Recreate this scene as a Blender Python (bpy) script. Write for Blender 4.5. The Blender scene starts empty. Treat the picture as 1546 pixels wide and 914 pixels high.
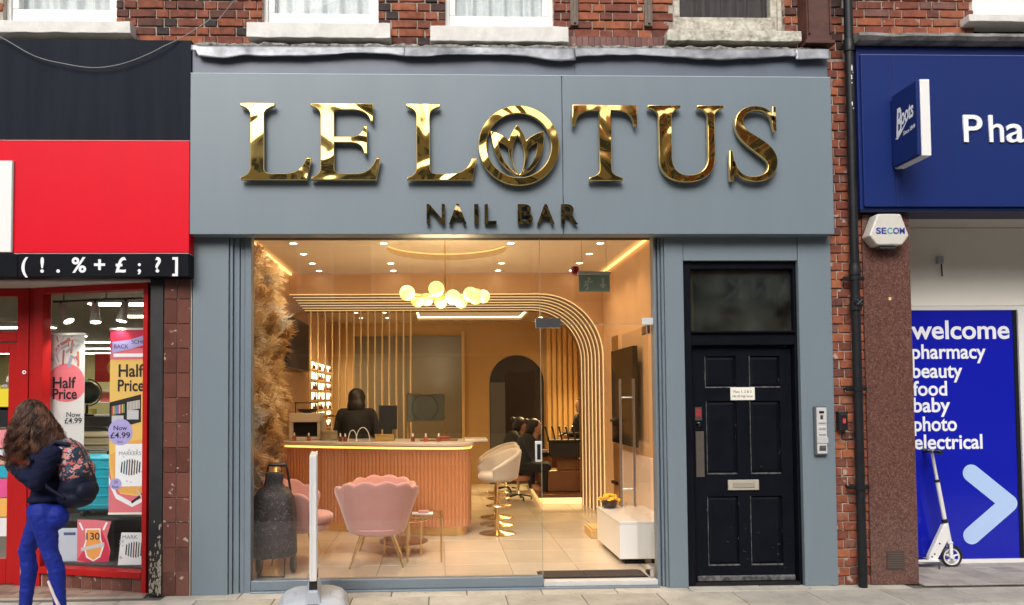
import bpy, bmesh, math, random
from mathutils import Vector, Matrix, noise
R = math.radians; PI = math.pi
rnd = random.Random(7)
scene = bpy.context.scene
col = scene.collection

# ------------------------------------------------------------------ camera
cam_d = bpy.data.cameras.new('camera')
cam = bpy.data.objects.new('camera', cam_d); col.objects.link(cam); scene.camera = cam
cam_d.sensor_width = 36; cam_d.lens = 36 * 1150 / 1546
cam_d.shift_x = (773 - 699.64) / 1546; cam_d.shift_y = (559.5 - 457) / 1546
cam_d.clip_start = .05; cam_d.clip_end = 800
yaw, pitch, roll = R(1.891), R(2.0586), R(.4209)
fwd = Vector((math.sin(yaw)*math.cos(pitch), math.cos(yaw)*math.cos(pitch), math.sin(pitch)))
rgt = Vector((math.cos(yaw), -math.sin(yaw), 0)); upv = rgt.cross(fwd)
r2 = math.cos(roll)*rgt - math.sin(roll)*upv; u2 = math.sin(roll)*rgt + math.cos(roll)*upv
mw = Matrix((r2, u2, -fwd)).transposed().to_4x4(); mw.translation = Vector((0, -6.389, 1.609))
cam.matrix_world = mw

# ------------------------------------------------------------------ sky, sun, exposure
SUN_EL, SUN_AZ = R(41), R(196)          # high, soft, from the street side
world = bpy.data.worlds.new('World'); scene.world = world; world.use_nodes = True
wn = world.node_tree.nodes; wl = world.node_tree.links
sky = wn.new('ShaderNodeTexSky'); sky.sky_type = 'NISHITA'; sky.sun_disc = False
sky.sun_elevation = SUN_EL; sky.sun_rotation = SUN_AZ
sky.air_density = 1.0; sky.dust_density = 6.0; sky.ozone_density = .6
hsv = wn.new('ShaderNodeHueSaturation'); hsv.inputs['Saturation'].default_value = .38
wl.new(sky.outputs['Color'], hsv.inputs['Color'])
wl.new(hsv.outputs['Color'], wn['Background'].inputs['Color'])
wn['Background'].inputs['Strength'].default_value = .13
sun_d = bpy.data.lights.new('sun', 'SUN'); sun = bpy.data.objects.new('sun', sun_d); col.objects.link(sun)
sun_d.energy = .9; sun_d.angle = R(30); sun_d.color = (1, .96, .9)
sd = Vector((math.sin(SUN_AZ)*math.cos(SUN_EL), math.cos(SUN_AZ)*math.cos(SUN_EL), math.sin(SUN_EL)))
sun.rotation_euler = sd.to_track_quat('Z', 'Y').to_euler(); sun.location = (0, -10, 20)
scene.view_settings.view_transform = 'Standard'; scene.view_settings.look = 'None'
scene.view_settings.exposure = 0.40; scene.view_settings.gamma = 1
scene.render.engine = 'CYCLES'
cy = scene.cycles
cy.use_denoising = True; cy.denoiser = 'OPENIMAGEDENOISE'
cy.max_bounces = 9; cy.diffuse_bounces = 4; cy.glossy_bounces = 5; cy.transmission_bounces = 6; cy.transparent_max_bounces = 24
cy.sample_clamp_indirect = 6; cy.caustics_reflective = False; cy.caustics_refractive = False

# ------------------------------------------------------------------ materials
MATS = {}
def mat(name, c=(.5,.5,.5), rough=.5, metal=0, var=0, vs=6, c2=None, bump=0, bs=60, spec=.5, coat=0, emit=0, ecol=None,
        rand=0, sheen=0, stretch=None, bdist=.004, detail=6):
    """Principled material: base colour, noise mottling towards c2, fine relief, per-object variation."""
    if name in MATS: return MATS[name]
    m = bpy.data.materials.new(name); m.use_nodes = True; MATS[name] = m
    n, l = m.node_tree.nodes, m.node_tree.links; b = n['Principled BSDF']
    b.inputs['Base Color'].default_value = (*c, 1); b.inputs['Roughness'].default_value = rough
    b.inputs['Metallic'].default_value = metal; b.inputs['Specular IOR Level'].default_value = spec
    if coat: b.inputs['Coat Weight'].default_value = coat; b.inputs['Coat Roughness'].default_value = .08
    if sheen: b.inputs['Sheen Weight'].default_value = sheen; b.inputs['Sheen Roughness'].default_value = .4
    if emit:
        b.inputs['Emission Color'].default_value = (*(ecol or c), 1); b.inputs['Emission Strength'].default_value = emit
    tc = n.new('ShaderNodeTexCoord'); src = tc.outputs['Object']
    if stretch:
        mp = n.new('ShaderNodeMapping'); mp.inputs['Scale'].default_value = stretch; l.new(src, mp.inputs[0]); src = mp.outputs[0]
    last = None
    if var:
        t = n.new('ShaderNodeTexNoise'); t.inputs['Scale'].default_value = vs; t.inputs['Detail'].default_value = detail; t.inputs['Roughness'].default_value = .62
        l.new(src, t.inputs['Vector'])
        rp = n.new('ShaderNodeMapRange'); rp.inputs[1].default_value = .35; rp.inputs[2].default_value = .68; rp.inputs[3].default_value = 0; rp.inputs[4].default_value = var
        l.new(t.outputs['Fac'], rp.inputs[0])
        mx = n.new('ShaderNodeMix'); mx.data_type = 'RGBA'; mx.inputs[6].default_value = (*c, 1)
        mx.inputs[7].default_value = (*(c2 or tuple(v*.55 for v in c)), 1)
        l.new(rp.outputs[0], mx.inputs[0]); last = mx.outputs[2]
        rr = n.new('ShaderNodeMapRange'); rr.inputs[3].default_value = max(.02, rough*.8); rr.inputs[4].default_value = min(1, rough*1.25)
        l.new(t.outputs['Fac'], rr.inputs[0]); l.new(rr.outputs[0], b.inputs['Roughness'])
    if rand:
        oi = n.new('ShaderNodeObjectInfo'); hs = n.new('ShaderNodeHueSaturation')
        mr = n.new('ShaderNodeMapRange'); mr.inputs[3].default_value = 1-rand; mr.inputs[4].default_value = 1+rand
        l.new(oi.outputs['Random'], mr.inputs[0]); l.new(mr.outputs[0], hs.inputs['Value'])
        if last: l.new(last, hs.inputs['Color'])
        else: hs.inputs['Color'].default_value = (*c, 1)
        last = hs.outputs[0]
    if last: l.new(last, b.inputs['Base Color'])
    if bump:
        t2 = n.new('ShaderNodeTexNoise'); t2.inputs['Scale'].default_value = bs; t2.inputs['Detail'].default_value = 5
        l.new(src, t2.inputs['Vector'])
        bp = n.new('ShaderNodeBump'); bp.inputs['Strength'].default_value = bump; bp.inputs['Distance'].default_value = bdist
        l.new(t2.outputs['Fac'], bp.inputs['Height']); l.new(bp.outputs[0], b.inputs['Normal'])
    return m

def glass(name, tint=(.96,.97,.96), ior=1.5, rough=0):
    m = bpy.data.materials.new(name); m.use_nodes = True; MATS[name] = m
    n, l = m.node_tree.nodes, m.node_tree.links; n.remove(n['Principled BSDF'])
    tr = n.new('ShaderNodeBsdfTransparent'); tr.inputs[0].default_value = (*tint, 1)
    gl = n.new('ShaderNodeBsdfGlossy'); gl.inputs['Roughness'].default_value = rough
    fr = n.new('ShaderNodeFresnel'); fr.inputs[0].default_value = ior
    ge = n.new('ShaderNodeNewGeometry'); inv = n.new('ShaderNodeMath'); inv.operation = 'SUBTRACT'; inv.inputs[0].default_value = 1; l.new(ge.outputs['Backfacing'], inv.inputs[1])
    mu = n.new('ShaderNodeMath'); mu.operation = 'MULTIPLY'; l.new(fr.outputs[0], mu.inputs[0]); l.new(inv.outputs[0], mu.inputs[1])   # the pane reflects once, on the side light meets first
    mx = n.new('ShaderNodeMixShader'); l.new(mu.outputs[0], mx.inputs[0]); l.new(tr.outputs[0], mx.inputs[1]); l.new(gl.outputs[0], mx.inputs[2])
    l.new(mx.outputs[0], n['Material Output'].inputs[0]); return m

def ramp_mat(name, stops, src='random', scale=5, rough=.85, bump=.6, bs=55, soot=.35, spots=None):
    """Per-object random colour from a ramp, soot noise, rough relief (bricks, tiles, slabs, plumes)."""
    m = bpy.data.materials.new(name); m.use_nodes = True; MATS[name] = m
    n, l = m.node_tree.nodes, m.node_tree.links; b = n['Principled BSDF']; b.inputs['Roughness'].default_value = rough
    oi = n.new('ShaderNodeObjectInfo'); rp = n.new('ShaderNodeValToRGB'); rp.color_ramp.interpolation = 'LINEAR'
    e = rp.color_ramp.elements
    while len(e) < len(stops): e.new(.5)
    for k, (p, c) in enumerate(stops): e[k].position = p; e[k].color = (*c, 1)
    tc = n.new('ShaderNodeTexCoord'); ad = n.new('ShaderNodeVectorMath'); ad.operation = 'ADD'
    sc_ = n.new('ShaderNodeMath'); sc_.operation = 'MULTIPLY'; sc_.inputs[1].default_value = 37.0
    l.new(oi.outputs['Random'], sc_.inputs[0]); l.new(tc.outputs['Object'], ad.inputs[0]); l.new(sc_.outputs[0], ad.inputs[1])
    t = n.new('ShaderNodeTexNoise'); t.inputs['Scale'].default_value = scale; t.inputs['Detail'].default_value = 7; t.inputs['Roughness'].default_value = .65
    l.new(ad.outputs[0], t.inputs['Vector'])
    l.new(oi.outputs['Random'], rp.inputs[0])
    mr = n.new('ShaderNodeMapRange'); mr.inputs[1].default_value = .42; mr.inputs[2].default_value = .7; mr.inputs[4].default_value = soot
    l.new(t.outputs['Fac'], mr.inputs[0])
    mx = n.new('ShaderNodeMix'); mx.data_type = 'RGBA'; mx.blend_type = 'MULTIPLY'; mx.inputs[7].default_value = (.22,.2,.2,1)
    l.new(mr.outputs[0], mx.inputs[0]); l.new(rp.outputs[0], mx.inputs[6]); out = mx.outputs[2]
    if spots:
        t3 = n.new('ShaderNodeTexNoise'); t3.inputs['Scale'].default_value = spots[1]; t3.inputs['Detail'].default_value = 3
        l.new(ad.outputs[0], t3.inputs['Vector'])
        g = n.new('ShaderNodeMapRange'); g.inputs[1].default_value = .66; g.inputs[2].default_value = .7; g.inputs[4].default_value = .8
        l.new(t3.outputs['Fac'], g.inputs[0])
        m2 = n.new('ShaderNodeMix'); m2.data_type = 'RGBA'; m2.inputs[7].default_value = (*spots[0], 1)
        l.new(g.outputs[0], m2.inputs[0]); l.new(out, m2.inputs[6]); out = m2.outputs[2]
    l.new(out, b.inputs['Base Color'])
    if bump:
        t2 = n.new('ShaderNodeTexNoise'); t2.inputs['Scale'].default_value = bs; t2.inputs['Detail'].default_value = 6
        l.new(ad.outputs[0], t2.inputs['Vector'])
        bp = n.new('ShaderNodeBump'); bp.inputs['Strength'].default_value = bump; bp.inputs['Distance'].default_value = .004
        l.new(t2.outputs['Fac'], bp.inputs['Height']); l.new(bp.outputs[0], b.inputs['Normal'])
    return m

def speckle(name, cols, scale, rough=.3, coat=0, stretch=None):
    """Voronoi cells coloured at random: granite, floral cloth, sequins."""
    m = bpy.data.materials.new(name); m.use_nodes = True; MATS[name] = m
    n, l = m.node_tree.nodes, m.node_tree.links; b = n['Principled BSDF']; b.inputs['Roughness'].default_value = rough
    b.inputs['Coat Weight'].default_value = coat
    tc = n.new('ShaderNodeTexCoord'); v = n.new('ShaderNodeTexVoronoi'); v.inputs['Scale'].default_value = scale
    src = tc.outputs['Object']
    ns = n.new('ShaderNodeTexNoise'); ns.inputs['Scale'].default_value = scale*.7
    l.new(src, ns.inputs['Vector'])
    mv = n.new('ShaderNodeMix'); mv.data_type = 'VECTOR'; mv.inputs[0].default_value = .06
    l.new(src, mv.inputs[4]); l.new(ns.outputs['Color'], mv.inputs[5]); l.new(mv.outputs[1], v.inputs['Vector'])
    sp = n.new('ShaderNodeSeparateColor'); l.new(v.outputs['Color'], sp.inputs[0])
    rp = n.new('ShaderNodeValToRGB'); rp.color_ramp.interpolation = 'CONSTANT'; e = rp.color_ramp.elements
    while len(e) < len(cols): e.new(.5)
    for k, (p, c) in enumerate(cols): e[k].position = p; e[k].color = (*c, 1)
    l.new(sp.outputs[0], rp.inputs[0]); l.new(rp.outputs[0], b.inputs['Base Color']); return m

M = {}
M['grey'] = mat('grey_cladding', (.176,.224,.262), .40, 0, .5, 1.3, (.150,.196,.232), bump=.06, bs=3, bdist=.01, stretch=(2.2,2.2,.45))
M['grey_dark'] = mat('grey_upper_cladding', (.125,.155,.205), .4, 0, .4, 3, (.09,.115,.155))
M['alu'] = mat('grey_frame_metal', (.20,.25,.30), .32, .2, .2, 5)
M['black'] = mat('black_gap', (.008,.008,.010), .6, spec=.2)
M['brass'] = None
M['gold'] = mat('gold_metal', (.83,.58,.24), .22, 1)
M['gold_rim'] = mat('gold_rim', (.95,.74,.36), .3, 1)
M['bronze_dark'] = None
M['navy_panel'] = mat('weathered_navy_panel', (.010,.013,.022), .5, 0, .55, 2.0, (.022,.027,.038), stretch=(4,1,.3), spec=.05)
M['red'] = mat('red_fascia', (.70,.004,.02), .4, 0, .3, 1.4, (.58,.004,.018), spec=.15, stretch=(2.5,2.5,.4))
M['red_frame'] = mat('red_painted_frame', (.42,.012,.012), .35, 0, .35, 5, (.26,.006,.008), bump=.05, bs=20, spec=.25)
M['black_paint'] = mat('black_paint', (.004,.005,.009), .45, 0, .4, 5, (.009,.010,.014), bump=.15, bs=30, spec=.1)
M['white'] = mat('white_paint', (.8,.8,.79), .4)
M['white_sat'] = mat('white_satin', (.78,.77,.75), .22)
M['sill'] = mat('white_painted_stone', (.72,.71,.68), .6, 0, .5, 7, (.5,.49,.46), bump=.5, bs=25, bdist=.01)
M['cream'] = mat('cream_panel', (.88,.85,.77), .5, 0, .25, 2, (.82,.78,.70))
M['blue'] = mat('pharmacy_blue', (.010,.026,.145), .4, 0, .3, 1.6, (.008,.020,.115), spec=.22, stretch=(2,2,.5))
M['blue_win'] = mat('window_blue_vinyl', (.008,.014,.40), .14, 0, spec=.4)
M['pale_blue'] = mat('pale_blue_print', (.44,.60,.90), .3)
M['ink_white'] = mat('white_print', (.84,.86,.9), .4)
M['ink_black'] = mat('black_print', (.012,.012,.014), .5)
M['glass'] = glass('shop_glass', (.98,.985,.98), 1.82)
M['glass_soft'] = glass('door_glass', (.97,.975,.97), 1.3)
M['glass_left'] = glass('display_glass', (.98,.985,.98), 1.42)
def dusty(name):
    m = glass(name, (.5,.54,.5), 1.7, .03); n, l = m.node_tree.nodes, m.node_tree.links
    old = n['Material Output'].inputs[0].links[0].from_socket
    d = n.new('ShaderNodeBsdfDiffuse'); d.inputs[0].default_value = (.30,.33,.30,1)
    tc = n.new('ShaderNodeTexCoord'); t = n.new('ShaderNodeTexNoise'); t.inputs['Scale'].default_value = 4; t.inputs['Detail'].default_value = 8; l.new(tc.outputs['Object'], t.inputs['Vector'])
    mr = n.new('ShaderNodeMapRange'); mr.inputs[1].default_value = .3; mr.inputs[2].default_value = .75; mr.inputs[3].default_value = .01; mr.inputs[4].default_value = .13; l.new(t.outputs['Fac'], mr.inputs[0])
    mx = n.new('ShaderNodeMixShader'); l.new(mr.outputs[0], mx.inputs[0]); l.new(old, mx.inputs[1]); l.new(d.outputs[0], mx.inputs[2]); l.new(mx.outputs[0], n['Material Output'].inputs[0]); return m
M['glass_dark'] = dusty('dirty_glass')
M['glass_clear'] = glass('clear_glass', (.97,.98,.97), 1.4)
M['lead'] = mat('lead_flashing', (.38,.395,.425), .48, .4, 1, 2.6, (.085,.092,.105), bump=.3, bs=30, bdist=.006)
M['mortar'] = mat('mortar', (.52,.47,.39), .95, 0, .8, 14, (.20,.17,.14), bump=1, bs=60)
M['cement'] = mat('cement_ledge', (.34,.32,.29), .95, 0, 1, 16, (.035,.033,.03), bump=1, bs=30, bdist=.02)
M['pipe'] = mat('black_cast_iron', (.010,.011,.014), .4, 0, .5, 12, (.022,.022,.025), bump=.2, bs=40, spec=.3)
M['satin'] = mat('satin_metal', (.72,.72,.72), .35, .25, .2, 20)
M['granite'] = speckle('red_granite', [(0,(.085,.036,.028)), (.3,(.135,.058,.044)), (.55,(.18,.088,.07)), (.72,(.045,.026,.023)), (.86,(.25,.145,.12))], 150, .25, .25)
M['steel'] = mat('brushed_steel', (.55,.55,.55), .28, 1, .3, 30, (.4,.4,.4), stretch=(1,1,12))
M['chrome'] = mat('chrome', (.8,.8,.82), .08, 1)
M['plastic_black'] = mat('black_plastic', (.015,.015,.016), .35)
M['plastic_grey'] = mat('grey_plastic', (.42,.47,.53), .5, 0, .3, 8, (.33,.37,.42), bump=.15, bs=60)
M['plastic_white'] = mat('white_plastic', (.75,.75,.73), .35)
def gold_mirror(name, base, dark):
    """Polished gilt sheet: mirror metal whose surface is slightly buckled, so reflections swim."""
    m = bpy.data.materials.new(name); m.use_nodes = True
    n, l = m.node_tree.nodes, m.node_tree.links; b = n['Principled BSDF']
    b.inputs['Base Color'].default_value = (*base, 1); b.inputs['Metallic'].default_value = 1; b.inputs['Roughness'].default_value = .06
    tc = n.new('ShaderNodeTexCoord'); t = n.new('ShaderNodeTexNoise'); t.inputs['Scale'].default_value = 2.3; t.inputs['Detail'].default_value = 1.0
    t.inputs['Distortion'].default_value = 1.2; l.new(tc.outputs['Object'], t.inputs['Vector'])
    bp = n.new('ShaderNodeBump'); bp.inputs['Strength'].default_value = .5; bp.inputs['Distance'].default_value = .05
    l.new(t.outputs['Fac'], bp.inputs['Height']); l.new(bp.outputs[0], b.inputs['Normal']); return m
M['brass'] = gold_mirror('polished_gilt', (.93,.66,.22), None)
M['bronze_dark'] = gold_mirror('dark_gilt', (.42,.32,.15), None)
M['brick'] = ramp_mat('red_brick', [(0,(.035,.026,.026)),(.2,(.075,.035,.03)),(.4,(.19,.055,.032)),(.62,(.30,.085,.04)),(.85,(.40,.13,.055)),(1,(.24,.075,.05))], scale=14, soot=.8, bump=.8, bs=70)
M['brick_clean'] = ramp_mat('orange_brick', [(0,(.13,.045,.032)),(.25,(.21,.06,.037)),(.6,(.31,.088,.043)),(.9,(.40,.13,.056)),(1,(.18,.085,.07))], scale=16, soot=.65, bump=.8, bs=70, spots=((.42,.38,.33),9))
M['brown_tile'] = ramp_mat('brown_glazed_tile', [(0,(.115,.045,.035)),(.5,(.15,.058,.045)),(1,(.19,.078,.058))], scale=5, rough=.22, soot=.3, bump=.12, bs=14, spots=((.5,.42,.36),15))
M['grout'] = mat('pale_grout', (.5,.42,.36), .9, 0, .4, 20)
M['slab'] = ramp_mat('pavement_slab', [(0,(.40,.375,.325)),(.5,(.47,.44,.38)),(1,(.54,.51,.44))], scale=4, rough=.85, soot=.36, bump=.3, bs=120, spots=((.22,.20,.175),24))
M['slab_joint'] = mat('slab_joint', (.14,.13,.115), .95, 0, .5, 30)
M['paving_far'] = mat('worn_paving', (.45,.43,.39), .9, 0, .5, 2.5, (.33,.31,.29), bump=.3, bs=90)
M['quarry'] = ramp_mat('quarry_tile', [(0,(.20,.12,.09)),(.5,(.26,.17,.13)),(1,(.33,.24,.19))], scale=8, rough=.75, soot=.35, bump=.3, bs=60)
M['recess_tile'] = ramp_mat('recess_tile', [(0,(.32,.29,.26)),(.5,(.38,.34,.30)),(1,(.43,.39,.35))], scale=6, rough=.7, soot=.35, bump=.2, bs=60)
M['asphalt'] = mat('asphalt', (.05,.05,.052), .9, 0, .5, 3, (.075,.075,.075), bump=.6, bs=200)
M['floor_tile'] = ramp_mat('cream_floor_tile', [(0,(.60,.50,.38)),(.5,(.64,.54,.41)),(1,(.67,.57,.45))], scale=2.5, rough=.14, soot=.12, bump=0)
M['floor_joint'] = mat('floor_joint', (.3,.25,.2), .8)
M['plaster'] = mat('warm_plaster', (.80,.70,.60), .75, 0, .15, 1.5)
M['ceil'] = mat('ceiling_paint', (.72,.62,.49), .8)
M['pinkwall'] = mat('blush_wall', (.61,.38,.21), .4, 0, .3, 1.8, (.51,.29,.14), stretch=(1,1,.2))
M['blush_pale'] = mat('blush_panel', (.72,.56,.48), .45, 0, .15, 2)
M['flute'] = mat('blush_fluted_wood', (.57,.245,.105), .5, 0, .2, 4, (.47,.19,.08))
M['velvet'] = mat('pink_velvet', (.60,.30,.27), .8, 0, .3, 6, (.50,.23,.21), sheen=.7, bump=.1, bs=50)
M['beige_velvet'] = mat('beige_velvet', (.52,.44,.36), .8, 0, .25, 6, (.42,.35,.28), sheen=.6)
M['marble'] = mat('counter_stone', (.66,.60,.52), .18, 0, .4, 7, (.5,.44,.36))
M['oakslat'] = mat('tan_slat', (.62,.40,.16), .5, 0, .2, 5, stretch=(8,8,.6))
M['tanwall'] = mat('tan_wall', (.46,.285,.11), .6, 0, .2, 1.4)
M['rod'] = mat('satin_brass_rod', (.95,.74,.44), .25, .3)
M['rib'] = mat('lit_gilt_trim', (1,.82,.5), .3, .1, emit=.42, ecol=(1,.72,.34))
M['tv'] = mat('tv_black', (.006,.006,.007), .08, 0, spec=.6)
M['mirror_dark'] = mat('dark_doorway', (.03,.028,.026), .12)
M['brownwood'] = mat('brown_wood', (.20,.085,.035), .35, 0, .3, 6, (.13,.05,.02), stretch=(1,8,1))
M['mat_brown'] = mat('doormat', (.035,.026,.022), .95, 0, .5, 90, (.07,.055,.045), bump=1, bs=250)
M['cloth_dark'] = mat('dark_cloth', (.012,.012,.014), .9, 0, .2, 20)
M['skin'] = mat('skin', (.50,.29,.20), .5, 0, .15, 12)
M['hair_black'] = mat('black_hair', (.01,.008,.007), .5)
M['hair_brown'] = mat('brown_hair', (.060,.022,.013), .36, 0, 1, 30, (.22,.095,.05), stretch=(1,1,.2), rand=.25)
M['hoodie'] = mat('navy_jersey', (.007,.009,.030), .85, 0, .4, 30, (.012,.015,.045), bump=.4, bs=14, bdist=.02, spec=.15)
M['leggings'] = mat('cobalt_leggings', (.010,.024,.25), .6, 0, .3, 5, (.006,.014,.17), bump=.6, bs=16, bdist=.03, spec=.2)
M['floral'] = speckle('floral_cloth', [(0,(.012,.03,.06)), (.34,(.02,.06,.09)), (.5,(.60,.14,.13)), (.66,(.68,.24,.2)), (.76,(.015,.035,.07)), (.93,(.5,.4,.4))], 52, .7)
M['navy_cloth'] = mat('navy_nylon', (.006,.008,.024), .6, 0, .4, 14, (.014,.017,.042), bump=.4, bs=16, bdist=.01, spec=.2)
M['sequin'] = speckle('speckled_cloth', [(0,(.014,.011,.012)), (.56,(.035,.026,.03)), (.74,(.09,.03,.027)), (.83,(.09,.07,.065)), (.89,(.02,.028,.05)), (.96,(.19,.13,.115))], 95, .6)
M['teal'] = mat('teal_shell', (.012,.30,.40), .32, 0, .2, 6)
M['khaki'] = mat('champagne_shell', (.36,.31,.20), .35, 0, .2, 6)
M['warm_led'] = mat('warm_led', (1,.72,.35), .5, emit=1.9, ecol=(1,.47,.10))
M['floor_led'] = mat('floor_led', (1,.75,.4), .5, emit=1.3, ecol=(1,.62,.22))
M['shelf_led'] = mat('shelf_led', (1,.85,.6), .5, emit=5, ecol=(1,.80,.48))
M['down_led'] = mat('downlight_led', (1,.9,.75), .5, emit=14, ecol=(1,.86,.64))
M['globe_lit'] = mat('opal_globe_lit', (1,.93,.7), .3, emit=1.05, ecol=(1,.84,.22))
M['globe_dim'] = mat('opal_globe_glow', (1,.85,.4), .3, emit=.72, ecol=(1,.80,.10))
M['cove_led'] = mat('cove_led', (1,.75,.4), .5, emit=1.6, ecol=(1,.58,.2))
M['tube_lit'] = mat('tube_light', (1,1,.92), .5, emit=16, ecol=(1,.95,.76))
M['coffer_lit'] = mat('coffer_light', (1,.95,.8), .5, emit=3, ecol=(1,.86,.55))

# ------------------------------------------------------------------ mesh helpers
def bm_new(): return bmesh.new()
def box(bm, x0, x1, y0, y1, z0, z1, bev=0, seg=1):
    v = [bm.verts.new(p) for p in ((x0,y0,z0),(x1,y0,z0),(x1,y1,z0),(x0,y1,z0),(x0,y0,z1),(x1,y0,z1),(x1,y1,z1),(x0,y1,z1))]
    f = [bm.faces.new([v[i] for i in q]) for q in ((3,2,1,0),(4,5,6,7),(0,1,5,4),(1,2,6,5),(2,3,7,6),(3,0,4,7))]
    if bev:
        es = {e for q in f for e in q.edges}
        bmesh.ops.bevel(bm, geom=list(es), offset=bev, segments=seg, affect='EDGES', profile=.5)
    return bm
def obox(bm, c, ax, ay, sx, sy, z0, z1):
    """Box on the plan axes ax, ay (unit 2-vectors) about plan centre c."""
    pts = []
    for z in (z0, z1):
        for i, j in ((-1,-1),(1,-1),(1,1),(-1,1)):
            pts.append((c[0]+ax[0]*sx*i/2+ay[0]*sy*j/2, c[1]+ax[1]*sx*i/2+ay[1]*sy*j/2, z))
    v = [bm.verts.new(p) for p in pts]
    for q in ((3,2,1,0),(4,5,6,7),(0,1,5,4),(1,2,6,5),(2,3,7,6),(3,0,4,7)): bm.faces.new([v[i] for i in q])
    return bm
def frame_of(d):
    d = Vector(d).normalized(); u = Vector((0,0,1)) if abs(d.z) < .9 else Vector((1,0,0))
    a = d.cross(u).normalized(); return a, d.cross(a).normalized()
def tube(bm, pts, r, n=8, cap=True, close=False):
    pts = [Vector(p) for p in pts]; rs = r if isinstance(r, (list, tuple)) else [r]*len(pts); rings = []
    a = None
    for i, p in enumerate(pts):
        if close: d = pts[(i+1) % len(pts)] - pts[i-1]
        else: d = pts[min(i+1, len(pts)-1)] - pts[max(i-1, 0)]
        d.normalize()
        if a is None: a, b = frame_of(d)
        else: a = (a - d*a.dot(d)).normalized(); b = d.cross(a)
        rings.append([bm.verts.new(p + (a*math.cos(t)+b*math.sin(t))*rs[i]) for t in (2*PI*k/n for k in range(n))])
    m = len(rings)
    for i in range(m if close else m-1):
        A, B = rings[i], rings[(i+1) % m]
        for k in range(n): bm.faces.new((A[k], A[(k+1)%n], B[(k+1)%n], B[k]))
    if cap and not close: bm.faces.new(rings[0][::-1]); bm.faces.new(rings[-1])
    return bm
def lathe(bm, prof, c=(0,0,0), n=20, axis='Z', cap=True):
    rings = []
    for r, h in prof:
        ring = []
        for k in range(n):
            t = 2*PI*k/n; x, y = r*math.cos(t), r*math.sin(t)
            p = (x, y, h) if axis == 'Z' else ((x, h, y) if axis == 'Y' else (h, x, y))
            ring.append(bm.verts.new(Vector(c)+Vector(p)))
        rings.append(ring)
    for A, B in zip(rings, rings[1:]):
        for k in range(n): bm.faces.new((A[k], A[(k+1)%n], B[(k+1)%n], B[k]))
    if cap: bm.faces.new(rings[0][::-1]); bm.faces.new(rings[-1])
    return bm
def ball(bm, c, r, nu=16, nv=10, sc=(1,1,1)):
    m = Matrix.Translation(c) @ Matrix.Diagonal((r*sc[0], r*sc[1], r*sc[2], 1))
    bmesh.ops.create_uvsphere(bm, u_segments=nu, v_segments=nv, radius=1, matrix=m); return bm
def prism(bm, poly, a0, a1, plane='XZ'):
    """Extrude a closed outline: plane XZ -> along Y, YZ -> along X, XY -> along Z."""
    def P(u, v, w): return {'XZ': (u, w, v), 'YZ': (w, u, v), 'XY': (u, v, w)}[plane]
    A = [bm.verts.new(P(u, v, a0)) for u, v in poly]; B = [bm.verts.new(P(u, v, a1)) for u, v in poly]
    n = len(poly); bm.faces.new(A); bm.faces.new(B[::-1])
    for k in range(n): bm.faces.new((A[k], B[k], B[(k+1)%n], A[(k+1)%n]))
    return bm
def org(o):
    v = Vector((0,0,0))
    while o is not None: v += o.location; o = o.parent
    return v
def obj(name, bm, m, parent=None, smooth=False, label=None, bevel=0):
    """Link the bmesh (world coordinates) as ONE mesh object under its thing or part."""
    if isinstance(bm, bmesh.types.BMesh):
        bmesh.ops.recalc_face_normals(bm, faces=bm.faces)
        me = bpy.data.meshes.new(name); bm.to_mesh(me); bm.free()
    else: me = bm
    if m is not None:
        me.materials.clear(); me.materials.append(M[m] if isinstance(m, str) else m)
    if smooth:
        for p in me.polygons: p.use_smooth = True
        if smooth == 'auto':
            try: me.set_sharp_from_angle(angle=R(40))
            except Exception: pass
    o = bpy.data.objects.new(name, me); col.objects.link(o)
    if parent is not None:
        me.transform(Matrix.Translation(-org(parent))); o.parent = parent
    if label: o['label'] = label
    if bevel:
        md = o.modifiers.new('edge', 'BEVEL'); md.width = bevel; md.segments = 2; md.limit_method = 'ANGLE'; md.angle_limit = R(35)
    return o
def link_piece(name, me, loc, parent, rot=None, scale=None):
    """A piece sharing mesh data (bricks, tiles, slabs)."""
    o = bpy.data.objects.new(name, me); col.objects.link(o); o.parent = parent
    o.location = Vector(loc) - org(parent)
    if rot: o.rotation_euler = rot
    if scale: o.scale = scale
    return o
def thing(name, label, cat, loc=(0,0,0), group=None):
    o = bpy.data.objects.new(name, None); col.objects.link(o); o.location = loc; o.empty_display_size = .1
    o['label'] = label; o['category'] = cat
    if group: o['group'] = group
    return o
def tag(o, label, cat, group=None):
    o['label'] = label; o['category'] = cat
    if group: o['group'] = group
    return o
def struct(o): o['kind'] = 'structure'; return o
def copy_thing(root, loc, rot=None, label=None):
    r = root.copy(); col.objects.link(r); r.location = loc
    if rot: r.rotation_euler = rot
    if label: r['label'] = label
    for ch in list(root.children):
        c = ch.copy(); col.objects.link(c); c.parent = r
        for g in list(ch.children):
            d = g.copy(); col.objects.link(d); d.parent = c
    return r
def mesh_from(o):
    dg = bpy.context.evaluated_depsgraph_get(); dg.update()
    me = bpy.data.meshes.new_from_object(o.evaluated_get(dg)); d = o.data
    bpy.data.objects.remove(o)
    if isinstance(d, bpy.types.Mesh): bpy.data.meshes.remove(d)
    else: bpy.data.curves.remove(d)
    return me
UPRIGHT = Matrix(((1,0,0,0),(0,0,-1,0),(0,1,0,0),(0,0,0,1)))      # XY drawing -> XZ wall facing -Y
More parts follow.
